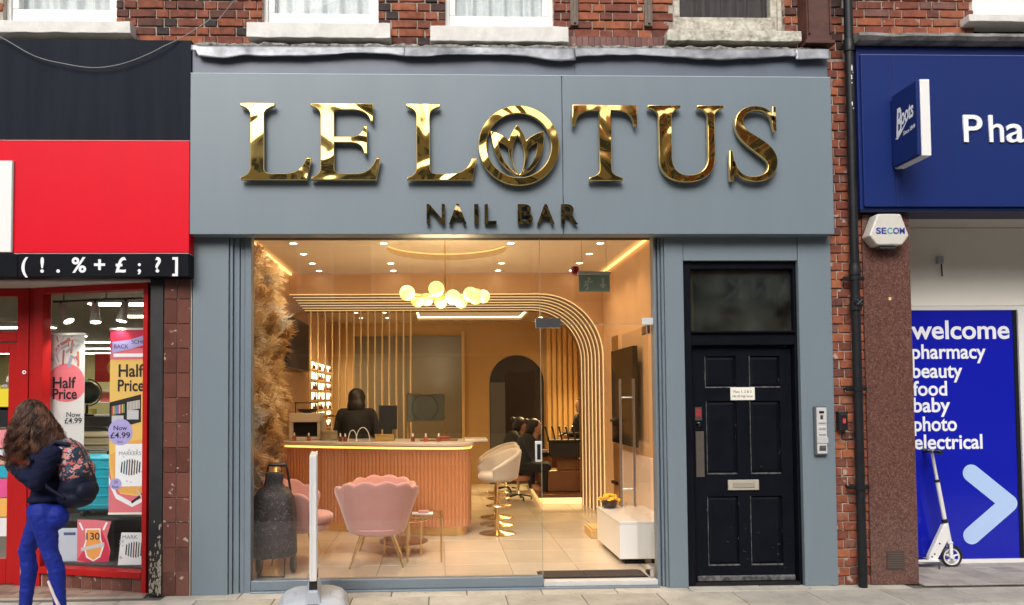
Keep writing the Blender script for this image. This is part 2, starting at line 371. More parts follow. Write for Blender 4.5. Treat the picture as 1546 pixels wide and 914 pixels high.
def text_mesh(s, height, depth=.001, bold=0, width=None, align='LEFT', shear=0, spacing=1):
    cu = bpy.data.curves.new('txt', 'FONT'); cu.body = s; cu.size = 1; cu.extrude = depth; cu.offset = bold; cu.shear = shear
    cu.space_character = spacing; cu.resolution_u = 6
    o = bpy.data.objects.new('txt', cu); col.objects.link(o); me = mesh_from(o)
    xs = [v.co.x for v in me.vertices] or [0, 1]; ys = [v.co.y for v in me.vertices] or [0, 1]
    k = height / .73                                              # cap height of the built-in face
    kx = k if width is None else width/(max(xs)-min(xs))
    off = min(xs) if align == 'LEFT' else (min(xs)+max(xs))/2
    for v in me.vertices: v.co.x = (v.co.x-off)*kx; v.co.y *= k
    return me
def text(name, s, x, y, z, height, m, parent, depth=.001, rotz=0, **kw):
    me = text_mesh(s, height, depth, **kw); me.transform(UPRIGHT)
    me.transform(Matrix.Translation((x, y, z)) @ Matrix.Rotation(rotz, 4, 'Z'))
    return obj(name, me, m, parent)
def outline_mesh(splines, depth, bevel=0):
    cu = bpy.data.curves.new('out', 'CURVE'); cu.dimensions = '2D'; cu.fill_mode = 'BOTH'; cu.extrude = depth
    cu.bevel_depth = bevel; cu.bevel_resolution = 1; cu.offset = -bevel
    for pts in splines:
        sp = cu.splines.new('POLY'); sp.points.add(len(pts)-1); sp.use_cyclic_u = True
        for p, q in zip(sp.points, pts): p.co = (q[0], q[1], 0, 1)
    o = bpy.data.objects.new('out', cu); col.objects.link(o); return mesh_from(o)
def bez(p0, p1, p2, p3, n=8):
    out = []
    for i in range(1, n+1):
        t = i/n; u = 1-t
        out.append(tuple(u**3*a+3*u*u*t*b+3*u*t*t*c+t**3*d for a, b, c, d in zip(p0, p1, p2, p3)))
    return out
def quad(p0, p1, p2, n=7):
    return bez(p0, tuple(a+(b-a)*2/3 for a, b in zip(p0, p1)), tuple(c+(b-c)*2/3 for b, c in zip(p1, p2)), p2, n)
def capsule(bm, p0, r0, p1, r1, n=14):
    p0, p1 = Vector(p0), Vector(p1); d = (p1-p0); L = d.length or 1e-4; d = d/L; a, b = frame_of(d); prof = []
    for k in range(5): t = PI/2*k/4; prof.append((r0*math.sin(t)+1e-4, -r0*math.cos(t)))
    for k in range(5): t = PI/2*k/4; prof.append((r1*math.cos(t)+1e-4, L+r1*math.sin(t)))
    rings = [[bm.verts.new(p0+d*h+(a*math.cos(2*PI*k/n)+b*math.sin(2*PI*k/n))*r) for k in range(n)] for r, h in prof]
    for A, B in zip(rings, rings[1:]):
        for k in range(n): bm.faces.new((A[k], A[(k+1)%n], B[(k+1)%n], B[k]))
    bm.faces.new(rings[0][::-1]); bm.faces.new(rings[-1])
def blob(prims, voxel=.012, smooth=6, fac=.6):
    """One continuous skin over capsules and ellipsoids: voxel remesh, then smoothing."""
    bm = bm_new()
    for q in prims:
        if q[0] == 'c': capsule(bm, *q[1:])
        elif q[0] == 'e':
            mt = Matrix.Translation(q[1]) @ (Matrix.Rotation(q[3][0], 4, q[3][1]) if len(q) > 3 else Matrix()) @ Matrix.Diagonal((*q[2], 1))
            bmesh.ops.create_uvsphere(bm, u_segments=20, v_segments=12, radius=1, matrix=mt)
        elif q[0] == 'b': box(bm, *q[1:])
    bmesh.ops.recalc_face_normals(bm, faces=bm.faces)
    me = bpy.data.meshes.new('blob'); bm.to_mesh(me); bm.free()
    o = bpy.data.objects.new('blob', me); col.objects.link(o)
    md = o.modifiers.new('r', 'REMESH'); md.mode = 'VOXEL'; md.voxel_size = voxel; md.use_smooth_shade = True
    sm = o.modifiers.new('s', 'SMOOTH'); sm.factor = fac; sm.iterations = smooth
    me2 = mesh_from(o)
    for p in me2.polygons: p.use_smooth = True
    return me2
def wobble(bm, amp, scale, axes=(1,1,1), seed=0):
    for v in bm.verts:
        n_ = noise.noise_vector(v.co*scale + Vector((seed, seed*.7, 0)))
        v.co += Vector((n_.x*axes[0], n_.y*axes[1], n_.z*axes[2]))*amp
def lamp(name, kind, loc, energy, color, parent, size=.05, rot=None, spot=None):
    d = bpy.data.lights.new(name, kind); d.energy = energy; d.color = color
    if kind == 'AREA': d.shape = 'DISK'; d.size = size
    elif kind in ('POINT', 'SPOT'): d.shadow_soft_size = size
    if kind == 'SPOT': d.spot_size = spot or R(100); d.spot_blend = .7
    o = bpy.data.objects.new(name, d); col.objects.link(o); o.parent = parent
    o.location = Vector(loc) - org(parent)
    if rot: o.rotation_euler = rot
    return o
# ================================================================== ground, pavement, road
bm = bm_new(); box(bm, -150, 150, -150, 150, -.5, -.30); struct(obj('ground', bm, 'paving_far'))
bm = bm_new(); box(bm, -150, 150, -13.2, -3.6, -.29, -.13); struct(obj('road', bm, 'asphalt'))
bm = bm_new(); box(bm, -150, 150, -17.2, -13.35, -.29, -.004); struct(obj('opposite_pavement', bm, 'paving_far'))
for y0, y1 in ((-3.6, -3.45), (-13.35, -13.2)):
    bm = bm_new(); box(bm, -150, 150, y0, y1, -.29, -.002, .01); struct(obj('kerb', bm, 'paving_far'))
pav = bm_new(); box(pav, -150, 150, -3.45, .16, -.29, -.012)
pav = struct(obj('pavement', pav, 'slab_joint'))
def slab_mesh(w, d, h, m, k, bev=.004):
    b = bm_new(); box(b, -w/2, w/2, -d/2, d/2, -h, 0, bev)
    for v in b.verts: v.co.z += .0015*noise.noise(v.co*3+Vector((k*7,0,0)))
    me = bpy.data.meshes.new('slab'); b.to_mesh(me); b.free(); me.materials.append(M[m]); return me
slabs = [slab_mesh(.612, .452, .05, 'slab', k) for k in range(3)]
slab0 = [slab_mesh(.612, .252, .05, 'slab', k) for k in range(3)]
for i in range(-9, 12):
    for j in range(5):
        x = .845 + .62*i + (.31 if False else 0) + .31
        me, y = (slab0[rnd.randrange(3)], .005) if j == 0 else (slabs[rnd.randrange(3)], -.125-.23-.46*(j-1))
        if j % 2 and j > 0: x += .31
        if j == 0 and (x < -2.3 or x > 4.0): continue
        link_piece('paving_slab', me, (x, y, rnd.uniform(-.002, .002)), pav, rot=(rnd.uniform(-.002,.002), rnd.uniform(-.002,.002), 0))
bm = bm_new(); box(bm, -150, -5.6, -3.45, .16, -.03, 0); box(bm, 7.6, 150, -3.45, .16, -.03, 0); box(bm, -5.6, 7.6, -3.45, -2.0, -.03, -.002)
struct(obj('pavement', bm, 'paving_far'))
# ================================================================== far side of the street (seen in the gilt letters and the glass)
def town_building(x0, x1, h, m, trim, label, cols_, storeys, sign=None, mg=None, fz=3.0, wz=4.6):
    t = thing('town_building', label, 'building', ((x0+x1)/2, -17.2, 0), 'buildings across the street')
    y = -17.2
    b = bm_new(); box(b, x0, x1, y-9, y, -.2, h); w = obj('wall', b, m, t)
    b = bm_new(); box(b, x0-.05, x1+.05, y, y+.35, h-.7, h-.3); box(b, x0, x1, y, y+.2, h-.95, h-.7); obj('cornice', b, trim, t)
    b = bm_new(); box(b, x0+.1, x1-.1, y, y+.25, fz, fz+.9); fs = obj('shop_fascia', b, mg or 'black_paint', t)
    b = bm_new(); box(b, x0+.5, x1-.5, y, y+.06, .5, 2.9); obj('shop_window', b, 'tv', t)
    sw = (x1-x0)/cols_
    for s in range(storeys):
        z0 = wz+s*2.35
        for c in range(cols_):
            xc = x0+sw*(c+.5); ww = min(1.25, sw*.5)
            b = bm_new(); box(b, xc-ww/2-.12, xc+ww/2+.12, y, y+.08, z0-.15, z0+1.95); f = obj('window', b, trim, t)
            b = bm_new()
            for q in (0, 1): box(b, xc-ww/2, xc+ww/2, y+.08, y+.09, z0+q*.92, z0+q*.92+.85)
            obj('pane', b, 'tv', f)
            b = bm_new(); box(b, xc-ww/2-.2, xc+ww/2+.2, y, y+.22, z0-.3, z0-.15); obj('sill', b, trim, f)
    return t
M['stone_pale'] = mat('pale_render', (.62,.52,.36), .85, 0, .3, 1)
M['stone_buff'] = mat('buff_stone', (.52,.42,.28), .85, 0, .4, 1)
M['brick_far'] = mat('red_brick_far', (.36,.12,.05), .9, 0, .5, 2, (.25,.08,.04))
town_building(-34, -13, 9.4, 'stone_buff', 'white', 'long buff stone building across the street beside the cream one', 9, 2)
town_building(-13, -1.5, 9.6, 'stone_pale', 'white', 'cream rendered building across the street with black fascia', 5, 2)
tb = town_building(-1.5, 6.2, 10.2, 'stone_buff', 'stone_pale', 'narrow buff stone building across the street with green fascia', 3, 2, mg=mat('green_fascia', (.01,.07,.045), .4))
tb = town_building(6.2, 17, 12.4, 'brick_far', 'stone_pale', 'tall red brick bank across the street with grey fascia', 4, 2, mg=mat('slate_fascia', (.02,.025,.03), .4), fz=4.5, wz=6.4)
me = text_mesh('BANK', .62, .02, bold=.02, spacing=1.5); me.transform(UPRIGHT); me.transform(Matrix.Rotation(PI, 4, 'Z')); me.transform(Matrix.Translation((11.9, -16.93, 4.68)))
obj('lettering', me, 'ink_white', tb)
town_building(17, 40, 9.6, 'stone_pale', 'white', 'wide cream rendered building across the street past the bank', 9, 2, mg=mat('red_fascia_far', (.3,.02,.02), .4))

# ================================================================== the old brick building above the shops
house = thing('brick_building', 'old red brick upper storey with white sash windows above the shopfronts', 'building', (0, .3, 4.6))
YB = .12
OPEN = [(-3.70,-2.74), (-1.50,-.50), (.08,1.03), (2.08,3.08), (4.78,5.75)]
b = bm_new(); xs = [-9] + [v for o_ in OPEN for v in o_] + [10]
for k in range(0, len(xs), 2): box(b, xs[k], xs[k+1], YB+.014, YB+.5, 4.5, 7.6)
for x0, x1 in OPEN: box(b, x0, x1, YB+.014, YB+.5, 4.5, 4.79); box(b, x0, x1, YB+.014, YB+.5, 6.5, 7.6)
wall = obj('wall', b, 'mortar', house)
b = bm_new(); box(b, 3.30, 3.70, .034, .3, -.02, 4.5); wall2 = obj('wall', b, 'mortar', house)
bcache = {}
def brick_mesh(L, m, h=.066, d=.06):
    k = (round(L, 2), m, rnd.randrange(4), h)
    if k not in bcache:
        q = bm_new(); box(q, -L/2, L/2, 0, d, -h/2, h/2)
        bmesh.ops.subdivide_edges(q, edges=[e for e in q.edges if abs(e.verts[0].co.x-e.verts[1].co.x) > .05], cuts=2)
        bmesh.ops.bevel(q, geom=[e for e in q.edges if len(e.link_faces) == 2 and e.calc_face_angle() > .5], offset=.004, segments=1, affect='EDGES')
        wobble(q, .0035, 24, seed=len(bcache)*3.1)
        me = bpy.data.meshes.new('brick'); q.to_mesh(me); q.free(); me.materials.append(M[m]); bcache[k] = me
    return bcache[k]
def lay(parent, x0, x1, z0, z1, y, m, pitch=.0765, start=0):
    n = 0; z = z0+.036; c = start
    while z < z1:
        x = x0 - (.0 if c % 2 else .16); k = c
        while x < x1-.02:
            L = .215 if k % 2 == 0 else .1025
            a, e = max(x, x0), min(x+L, x1)
            if e-a > .03:
                link_piece('brick', brick_mesh(e-a, m), ((a+e)/2, y+rnd.uniform(-.004,.004), z+rnd.uniform(-.002,.002)), parent, rot=(0, rnd.uniform(-.008,.008), 0)); n += 1
            x += L+.0115; k += 1
        z += pitch; c += 1
    return n
lay(wall, -4.4, -3.70, 4.63, 5.2, YB, 'brick')
lay(wall, -2.74, -1.50, 4.665, 5.2, YB, 'brick')
lay(wall, -.50, .08, 4.665, 5.2, YB, 'brick', start=1)
lay(wall, 1.03, 2.08, 4.75, 5.2, YB, 'brick_clean')
lay(wall, 3.08, 3.62, 4.58, 5.2, YB, 'brick')
lay(wall, 3.62, 4.78, 4.80, 5.2, YB, 'brick_clean')
lay(wall2, 3.375, 3.655, .0, 4.5, .02, 'brick_clean')
# soldier course of brown tiles under the third pier
me = None
for k in range(17):
    q = bm_new(); box(q, -.027, .027, 0, .05, -.045, .045, .004); me = me or bpy.data.meshes.new('t')
    if k == 0:
        wobble(q, .002, 30); q.to_mesh(me); me.materials.append(M['brown_tile'])
    q.free(); link_piece('tile', me, (1.145+k*.0515, YB-.03, 4.70), wall)
# cement ledge the flashing is dressed into
b = bm_new()
gl = []
for i in range(400):
    x = -4.6+i*.02; h = .02*noise.noise(Vector((x*6,0,0)))+.014*noise.noise(Vector((x*19,3,0))); f = .022*noise.noise(Vector((x*8,5,0)))+.01*noise.noise(Vector((x*31,5,0)))
    gl.append([b.verts.new(p) for p in ((x,.03+f*.4,4.555+(.03 if x < -2.04 else 0)),(x,-.01+f,4.59+h*.3),(x,.0+f,4.618+h),(x,.06+f,4.632+h*1.3),(x,.14,4.64+h))])
for A_, B_ in zip(gl, gl[1:]):
    for j in range(4): b.faces.new((A_[j], B_[j], B_[j+1], A_[j+1]))
obj('cement_ledge', b, 'cement', house, smooth=True)
# corbel
b = bm_new(); box(b, 3.19, 3.41, -.04, .12, 4.66, 5.5); box(b, 3.17, 3.43, -.06, .12, 4.63, 4.66, .004)
box(b, 3.20, 3.215, -.055, -.04, 4.72, 5.4); box(b, 3.385, 3.40, -.055, -.04, 4.72, 5.4)
wobble(b, .004, 12); obj('corbel', b, mat('brown_terracotta', (.10,.035,.024), .6, 0, .6, 9, (.045,.02,.016), bump=.5, bs=40), house)
for x in (1.205, 1.855):
    b = bm_new(); box(b, x-.035, x+.035, .09, .119, 4.84, 5.4, .004); box(b, x-.01, x+.012, .075, .09, 4.86, 5.4)
    wobble(b, .003, 9); obj('batten', b, mat('weathered_wood', (.20,.16,.13), .9, 0, .6, 20, (.09,.07,.06), stretch=(4,4,.6)), house)
# windows
curt_w = mat('net_curtain', (.66,.70,.73), .9, 0, .6, 30, (.42,.46,.50))
curt_d = mat('dark_curtain', (.045,.03,.034), .9, 0, .4, 8)
paint_peel = mat('peeling_paint', (.66,.64,.55), .7, 0, .95, 16, (.26,.23,.18), bump=1, bs=35, bdist=.01)
SILL = [(-3.85,-2.575,4.695,4.80), (-1.605,-.39,4.67,4.80), (-.05,1.135,4.65,4.785), (1.99,3.165,4.67,4.765), (4.66,5.9,4.865,4.93)]
for k, ((x0, x1), (s0, s1, z0, z1)) in enumerate(zip(OPEN, SILL)):
    wm = paint_peel if k == 3 else M['white']
    gz = (5.0, 4.985, 4.975, 4.985, 5.5)[k]
    b = bm_new()
    box(b, x0, x0+.035, .19, .33, z1, 6.5); box(b, x1-.035, x1, .19, .33, z1, 6.5); box(b, x0+.035, x1-.035, .19, .33, 6.4, 6.5)
    f = obj('window', b, wm, house, bevel=.004)
    b = bm_new(); box(b, x0+.035, x1-.035, .21, .29, z1, gz); box(b, x0+.035, x0+.09, .21, .29, gz, 6.4); box(b, x1-.09, x1-.035, .21, .29, gz, 6.4)
    box(b, x0+.09, x1-.09, .215, .285, 5.62, 5.68); obj('sash', b, wm, f, bevel=.005)
    b = bm_new(); box(b, x0+.09, x1-.09, .245, .25, gz, 6.4); obj('pane', b, 'glass_clear', f)
    b = bm_new(); n = int((s1-s0)/.06)
    box(b, s0, s1, .0, .2, z0, z1); bmesh.ops.subdivide_edges(b, edges=[e for e in b.edges if abs(e.verts[0].co.x-e.verts[1].co.x) > .5], cuts=n)
    wobble(b, .008, 9, seed=k); obj('sill', b, paint_peel if k == 3 else 'sill', f, bevel=.006)
    b = bm_new(); N = 60; prev = None
    for i in range(N+1):
        u = i/N; x = x0+.06+(x1-x0-.12)*u
        y = .30+.034*math.sin(u*(30+k*5)+k)+.014*math.sin(u*71+k)
        pr = (b.verts.new((x, y, z1)), b.verts.new((x, y, 6.4)))
        if prev: b.faces.new((prev[0], pr[0], pr[1], prev[1]))
        prev = pr
    obj('curtain', b, curt_d if k >= 3 else curt_w, f, smooth=True)
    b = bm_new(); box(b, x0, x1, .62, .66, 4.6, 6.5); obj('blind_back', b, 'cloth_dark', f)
# downpipe
dp = thing('downpipe', 'black cast iron downpipe clipped to the red brick strip', 'pipe', (3.545, -.045, 0))
b = bm_new(); tube(b, [(3.545,-.06,.0),(3.545,-.06,7.5)], .036, 16); obj('pipe', b, 'pipe', dp, smooth='auto')
for z in (4.55, 2.62, 2.32):
    b = bm_new(); lathe(b, [(.037,0),(.046,.005),(.048,.06),(.044,.075),(.044,.11),(.037,.115)], (3.545,-.06,z), 16); obj('collar', b, 'pipe', dp, smooth='auto')
b = bm_new(); lathe(b, [(.001,-.02),(.034,-.02),(.04,-.012),(.04,.0),(.001,0)], (3.548,-.095,2.39), 16, 'Y'); obj('inspection_cap', b, 'pipe', dp)
b = bm_new()
for s in (-1, 1): tube(b, [(3.548-.02*s,-.119,2.37),(3.548+.02*s,-.119,2.41)], .004, 6)
obj('cross_bar', b, mat('dull_iron', (.06,.06,.06), .5), dp)
for z in (2.60, 1.66, .83):
    b = bm_new(); lathe(b, [(.037,-.02),(.043,-.018),(.043,.018),(.037,.02)], (3.545,-.06,z), 16); box(b, 3.455, 3.635, -.05, -.03, z-.018, z+.018, .004)
    tube(b, [(3.47,-.03,z),(3.47,.03,z)], .012, 8); obj('bracket', b, 'pipe', dp)
b = bm_new()
for z, w, h in ((4.40,.006,.028),(4.33,.005,.010),(4.31,.006,.008),(4.27,.004,.006),(4.09,.005,.018),(4.05,.004,.006),(4.36,.003,.006)):
    x = 3.54+rnd.uniform(-.012,.014); lathe(b, [(.001,-.003),(1,-.002),(1,.0)], (0,0,0), 10, 'Y'); vs = list(b.verts)[-30:]
    for v in vs: v.co = Vector((x+v.co.x*w, -.0965+v.co.y*.5, z+v.co.z*h))
obj('paint_splash', b, 'white', dp)
# slack cable across the stationer's panel
b = bm_new()
pts = [(-4.4,-.1,4.86)] + [(-3.6+.55*0, -.13, 4.60)]
P = [(-4.3,4.95),(-3.62,4.62),(-3.30,4.44),(-3.05,4.375),(-2.83,4.345),(-2.62,4.37),(-2.40,4.45),(-2.20,4.56),(-2.03,4.68),(-1.86,4.84),(-1.66,5.1),(-1.5,5.3)]
pp = []
for i in range(len(P)-1):
    for s in range(4):
        t = s/4; p0, p1, p2, p3 = P[max(i-1,0)], P[i], P[i+1], P[min(i+2,len(P)-1)]
        c = [.5*((2*p1[a])+(-p0[a]+p2[a])*t+(2*p0[a]-5*p1[a]+4*p2[a]-p3[a])*t*t+(-p0[a]+3*p1[a]-3*p2[a]+p3[a])*t**3) for a in (0,1)]
        pp.append((c[0], -.12+.22*max(0, (c[0]+2.25)) if c[0] < -1.9 else .06, c[1]))
tube(b, pp, .004, 6); tag(obj('cable', b, mat('grey_cable', (.22,.22,.23), .5), smooth=True), 'thin slack grey cable hanging across the dark panel over the red fascia', 'cable')
# ================================================================== the nail bar shopfront
shop = thing('nail_bar_shopfront', 'grey clad nail bar shopfront with gilt lettering and wide glazing', 'shopfront', (.6, 0, 0))
b = bm_new(); box(b, -2.04, -1.745, 0, .30, 0, 3.0); obj('pier', b, 'grey', shop, bevel=.003)
b = bm_new(); box(b, 1.93, 2.09, 0, .30, 0, 3.0); obj('pier', b, 'grey', shop, bevel=.003)
b = bm_new(); box(b, 3.085, 3.37, 0, .30, 0, 3.0); obj('pier', b, 'grey', shop, bevel=.003)
b = bm_new(); box(b, 2.094, 3.081, .006, .14, 2.765, 3.0); obj('overdoor_panel', b, 'grey', shop, bevel=.002)
for x0, x1 in ((-2.03, 1.049), (1.053, 3.345)):
    b = bm_new(); box(b, x0, x1, -.12, .02, 2.965, 4.305); obj('fascia_panel', b, 'grey', shop, bevel=.004)
b = bm_new(); box(b, -2.03, 3.345, -.04, .30, 3.001, 3.02); obj('soffit', b, 'black', shop)
b = bm_new()
for x0, x1 in ((-2.035, 1.17), (1.172, 3.35)): box(b, x0, x1, -.06, .03, 4.306, 4.56)
obj('upper_panel', b, 'grey_dark', shop)
b = bm_new(); box(b, -2.03, 3.345, -.118, -.06, 4.3055, 4.309); obj('top_edge', b, mat('pale_edge', (.6,.65,.7), .3), shop)
# window frame posts
b = bm_new()
for k, (x0, x1, y) in enumerate(((-1.742,-1.715,.02), (-1.712,-1.665,.045), (-1.662,-1.625,.06), (-1.622,-1.57,.05))): box(b, x0, x1, y, .16, .0, 3.0)
obj('window_post', b, 'alu', shop, bevel=.003)
b = bm_new()
for k, (x0, x1, y) in enumerate(((1.85,1.868,.05), (1.871,1.882,.075), (1.885,1.905,.05), (1.908,1.928,.02))): box(b, x0, x1, y, .16, .0, 3.0)
obj('window_post', b, 'alu', shop, bevel=.003)
b = bm_new(); box(b, -1.568, .875, .055, .145, .018, .098); box(b, -1.568, 1.848, .02, .30, -.01, .016); obj('bottom_channel', b, 'alu', shop, bevel=.003)
b = bm_new(); box(b, .878, 1.848, .055, .145, .017, .058); obj('threshold', b, mat('pale_threshold', (.62,.62,.6), .4, 0, .3, 10), shop, bevel=.003)
# lead flashing: dressed, buckled strip
def flashing(x0, x1, z0, z1, y, seed, drop):
    q = bm_new(); n = int((x1-x0)/.02); rows = 7; g = []
    for i in range(n+1):
        x = x0+(x1-x0)*i/n; rowv = []
        for j in range(rows+1):
            v = j/rows; low = z0+drop(x)+.009*noise.noise(Vector((x*6+seed, 0, 0)))
            z = z1-(z1-low)*v
            yy = y-.02*v+.010*noise.noise(Vector((x*4+seed, v*1.4, 2)))*v+.004*noise.noise(Vector((x*17, v*4, seed)))
            if j == 0: yy = -.02; z = z1+.006
            rowv.append(q.verts.new((x, yy, z)))
        g.append(rowv)
    for A, B in zip(g, g[1:]):
        for j in range(rows): q.faces.new((A[j], B[j], B[j+1], A[j+1]))
    o = obj('lead_flashing', q, 'lead', shop, smooth=True); md = o.modifiers.new('t', 'SOLIDIFY'); md.thickness = .004; return o
flashing(-2.03, -.255, 4.455, 4.56, -.10, 1, lambda x: -.022*math.exp(-((x+1.78)/.12)**2)+.035*max(0, 1-abs(x+.6)/.5)+(.045 if x < -1.98 else 0))
flashing(-.27, 1.17, 4.465, 4.562, -.106, 5, lambda x: .012*math.sin(x*4)-.03*max(0, 1-abs(x-1.05)/.3))
flashing(1.155, 3.06, 4.47, 4.565, -.10, 9, lambda x: .018*math.sin(x*4.2+1))
flashing(3.05, 3.345, 4.468, 4.568, -.106, 12, lambda x: -.008)
# ---- gilt lettering
def stem_serif(xl, xr, sl, sr, top, bot): pass
H = .635; ZL = 3.398; YL = -.185
def letter(ch, splines, x, w=H):
    me = outline_mesh([[(px*w, py*H) for px, py in s] for s in splines], .018, .005)
    me.transform(UPRIGHT); me.transform(Matrix.Translation((x, YL+.018, ZL)))
    o = obj('letter', me, 'brass', shop)
    me.materials.append(M['gold_rim'])
    for p in me.polygons:
        if abs(p.normal.y) < .9: p.material_index = 1
    return o
Lp = [(0,1),(.443,1),(.443,.965)] + quad((.443,.965),(.306,.93),(.306,.84)) + [(.306,.16)] + quad((.306,.16),(.306,.085),(.40,.085)) + [(.56,.085)] + \
     bez((.56,.085),(.72,.085),(.80,.15),(.845,.285)) + [(.915,.285),(.856,0),(.01,0),(.01,.035)] + quad((.01,.035),(.131,.07),(.131,.16)) + [(.131,.84)] + quad((.131,.84),(.131,.93),(0,.965))
Ep = [(0,1),(.81,1),(.805,.77),(.77,.77)] + bez((.77,.77),(.75,.86),(.68,.915),(.56,.918)) + [(.36,.918)] + quad((.36,.918),(.305,.918),(.305,.86)) + [(.305,.565),(.52,.565)] + \
     bez((.52,.565),(.62,.57),(.67,.62),(.685,.705)) + [(.73,.705),(.73,.345),(.69,.345)] + bez((.69,.345),(.67,.45),(.62,.485),(.52,.49)) + [(.305,.49),(.305,.16)] + quad((.305,.16),(.305,.085),(.40,.085)) + \
     [(.56,.085)] + bez((.56,.085),(.72,.085),(.79,.15),(.845,.285)) + [(.905,.285),(.845,0),(.01,0),(.01,.035)] + quad((.01,.035),(.13,.07),(.13,.16)) + [(.13,.84)] + quad((.13,.84),(.13,.93),(0,.965))
Tp = [(0,1),(.86,1),(.86,.725),(.82,.725)] + bez((.82,.725),(.81,.85),(.74,.925),(.60,.925)) + [(.515,.925),(.515,.15)] + quad((.515,.15),(.515,.07),(.66,.04)) + [(.66,0),(.215,0),(.215,.04)] + \
     quad((.215,.04),(.355,.07),(.355,.15)) + [(.355,.925),(.27,.925)] + bez((.27,.925),(.12,.925),(.05,.85),(.04,.725)) + [(0,.725)]
Up = [(0,1),(.44,1),(.44,.965)] + quad((.44,.965),(.315,.93),(.315,.84)) + [(.315,.32)] + bez((.315,.32),(.315,.15),(.40,.075),(.535,.075)) + bez((.535,.075),(.70,.075),(.80,.17),(.80,.33)) + [(.80,.84)] + \
     quad((.80,.84),(.80,.93),(.665,.965)) + [(.665,1),(1.02,1),(1.02,.965)] + quad((1.02,.965),(.895,.93),(.895,.84)) + [(.895,.33)] + bez((.895,.33),(.895,.10),(.75,-.02),(.50,-.02)) + \
     bez((.50,-.02),(.26,-.02),(.14,.10),(.14,.32)) + [(.14,.84)] + quad((.14,.84),(.14,.93),(0,.965))
# S as a stroked spine with its own width along the way, plus beak serifs
spine = [(.60,.80)] + bez((.60,.80),(.565,.925),(.46,.975),(.345,.965)) + bez((.345,.965),(.21,.955),(.135,.87),(.145,.75)) + bez((.145,.75),(.16,.60),(.32,.53),(.43,.44)) + bez((.43,.44),(.55,.35),(.60,.27),(.565,.165)) + bez((.565,.165),(.53,.06),(.43,.02),(.31,.025)) + bez((.31,.025),(.17,.03),(.08,.12),(.055,.26))
def stroke(sp, wf):
    Lf, Rt = [], []
    for i, p in enumerate(sp):
        q0, q1 = sp[max(i-1,0)], sp[min(i+1,len(sp)-1)]; dx, dy = q1[0]-q0[0], q1[1]-q0[1]; L = math.hypot(dx, dy) or 1
        w = wf(i/(len(sp)-1)); Lf.append((p[0]-dy/L*w, p[1]+dx/L*w)); Rt.append((p[0]+dy/L*w, p[1]-dx/L*w))
    return Lf+Rt[::-1]
Sp = stroke(spine, lambda t: .026+.070*math.exp(-((t-.5)/.16)**2)+.012*math.exp(-((t-.27)/.1)**2)+.012*math.exp(-((t-.74)/.1)**2))
letter('L', [Lp], -1.607); letter('E', [Ep], -1.035); letter('L', [Lp], -.252); letter('T', [Tp], 1.123, .63)
letter('U', [Up], 1.757, .625); letter('S', [Sp], 2.432, .64)
for poly in ([(.585,.99),(.635,.99),(.635,.66),(.60,.66),(.575,.80)], [(.005,.40),(.045,.40),(.075,.24),(.10,.09),(.06,.06),(.06,-.0),(.005,-.0)]):
    letter('serif', [poly], 2.432, .64).name = 'letter_serif'
# ring with the lotus
cx, cz, Ro = .677, 3.69, .335
ring = lambda r, n=72: [(r*math.cos(2*PI*k/n), r*math.sin(2*PI*k/n)) for k in range(n)]
me = outline_mesh([ring(Ro), ring(Ro*.80)], .018, .005); me.transform(UPRIGHT); me.transform(Matrix.Translation((cx, YL+.018, cz)))
o = obj('letter', me, 'brass', shop, label='gilt ring forming the letter O'); me.materials.append(M['gold_rim'])
for p in me.polygons:
    if abs(p.normal.y) < .9: p.material_index = 1
def lp(pts): return [((x-313)/232*Ro, (420-y)/232*Ro) for x, y in pts]
sil = [(315,594)] + bez((315,594),(225,570),(160,480),(152,336),10) + quad((152,336),(215,348),(256,388)) + quad((256,388),(270,340),(304,298)) + quad((304,298),(340,340),(356,390)) + quad((356,390),(395,350),(460,334)) + bez((460,334),(465,480),(410,570),(315,594),10)
hc = [(306,362)] + quad((306,362),(352,430),(345,500)) + quad((345,500),(338,560),(315,588)) + quad((315,588),(275,540),(274,480)) + quad((274,480),(275,410),(306,362))
hl = [(196,398)] + quad((196,398),(232,410),(252,434)) + quad((252,434),(262,520),(304,586)) + quad((304,586),(205,520),(196,398))
hr = [(424,390)] + quad((424,390),(390,405),(368,432)) + quad((368,432),(365,520),(326,586)) + quad((326,586),(430,520),(424,390))
me = outline_mesh([lp(sil), lp(hc), lp(hl), lp(hr)], .016, .004); me.transform(UPRIGHT); me.transform(Matrix.Translation((cx, YL+.02, cz)))
o = obj('lotus_emblem', me, 'brass', shop); me.materials.append(M['gold_rim'])
for p in me.polygons:
    if abs(p.normal.y) < .9: p.material_index = 1
for ch, x, w in (('N',-.088,.150),('A',.095,.145),('I',.305,.035),('L',.39,.098),('B',.665,.125),('A',.825,.145),('R',1.025,.14)):
    me = text_mesh(ch, .172, .016, bold=.012, width=w); me.transform(UPRIGHT); me.transform(Matrix.Translation((x, -.15, 3.042))); obj('letter', me, 'bronze_dark', shop)
# standoffs holding the letters (behind them)
b = bm_new()
for x in (-1.47,-.9,-.11,1.39,1.9): tube(b, [(x,YL+.03,3.55),(x,-.118,3.55)], .006, 6); tube(b, [(x,YL+.03,3.45),(x,-.118,3.45)], .006, 6)
obj('letter_standoff', b, 'gold', shop)
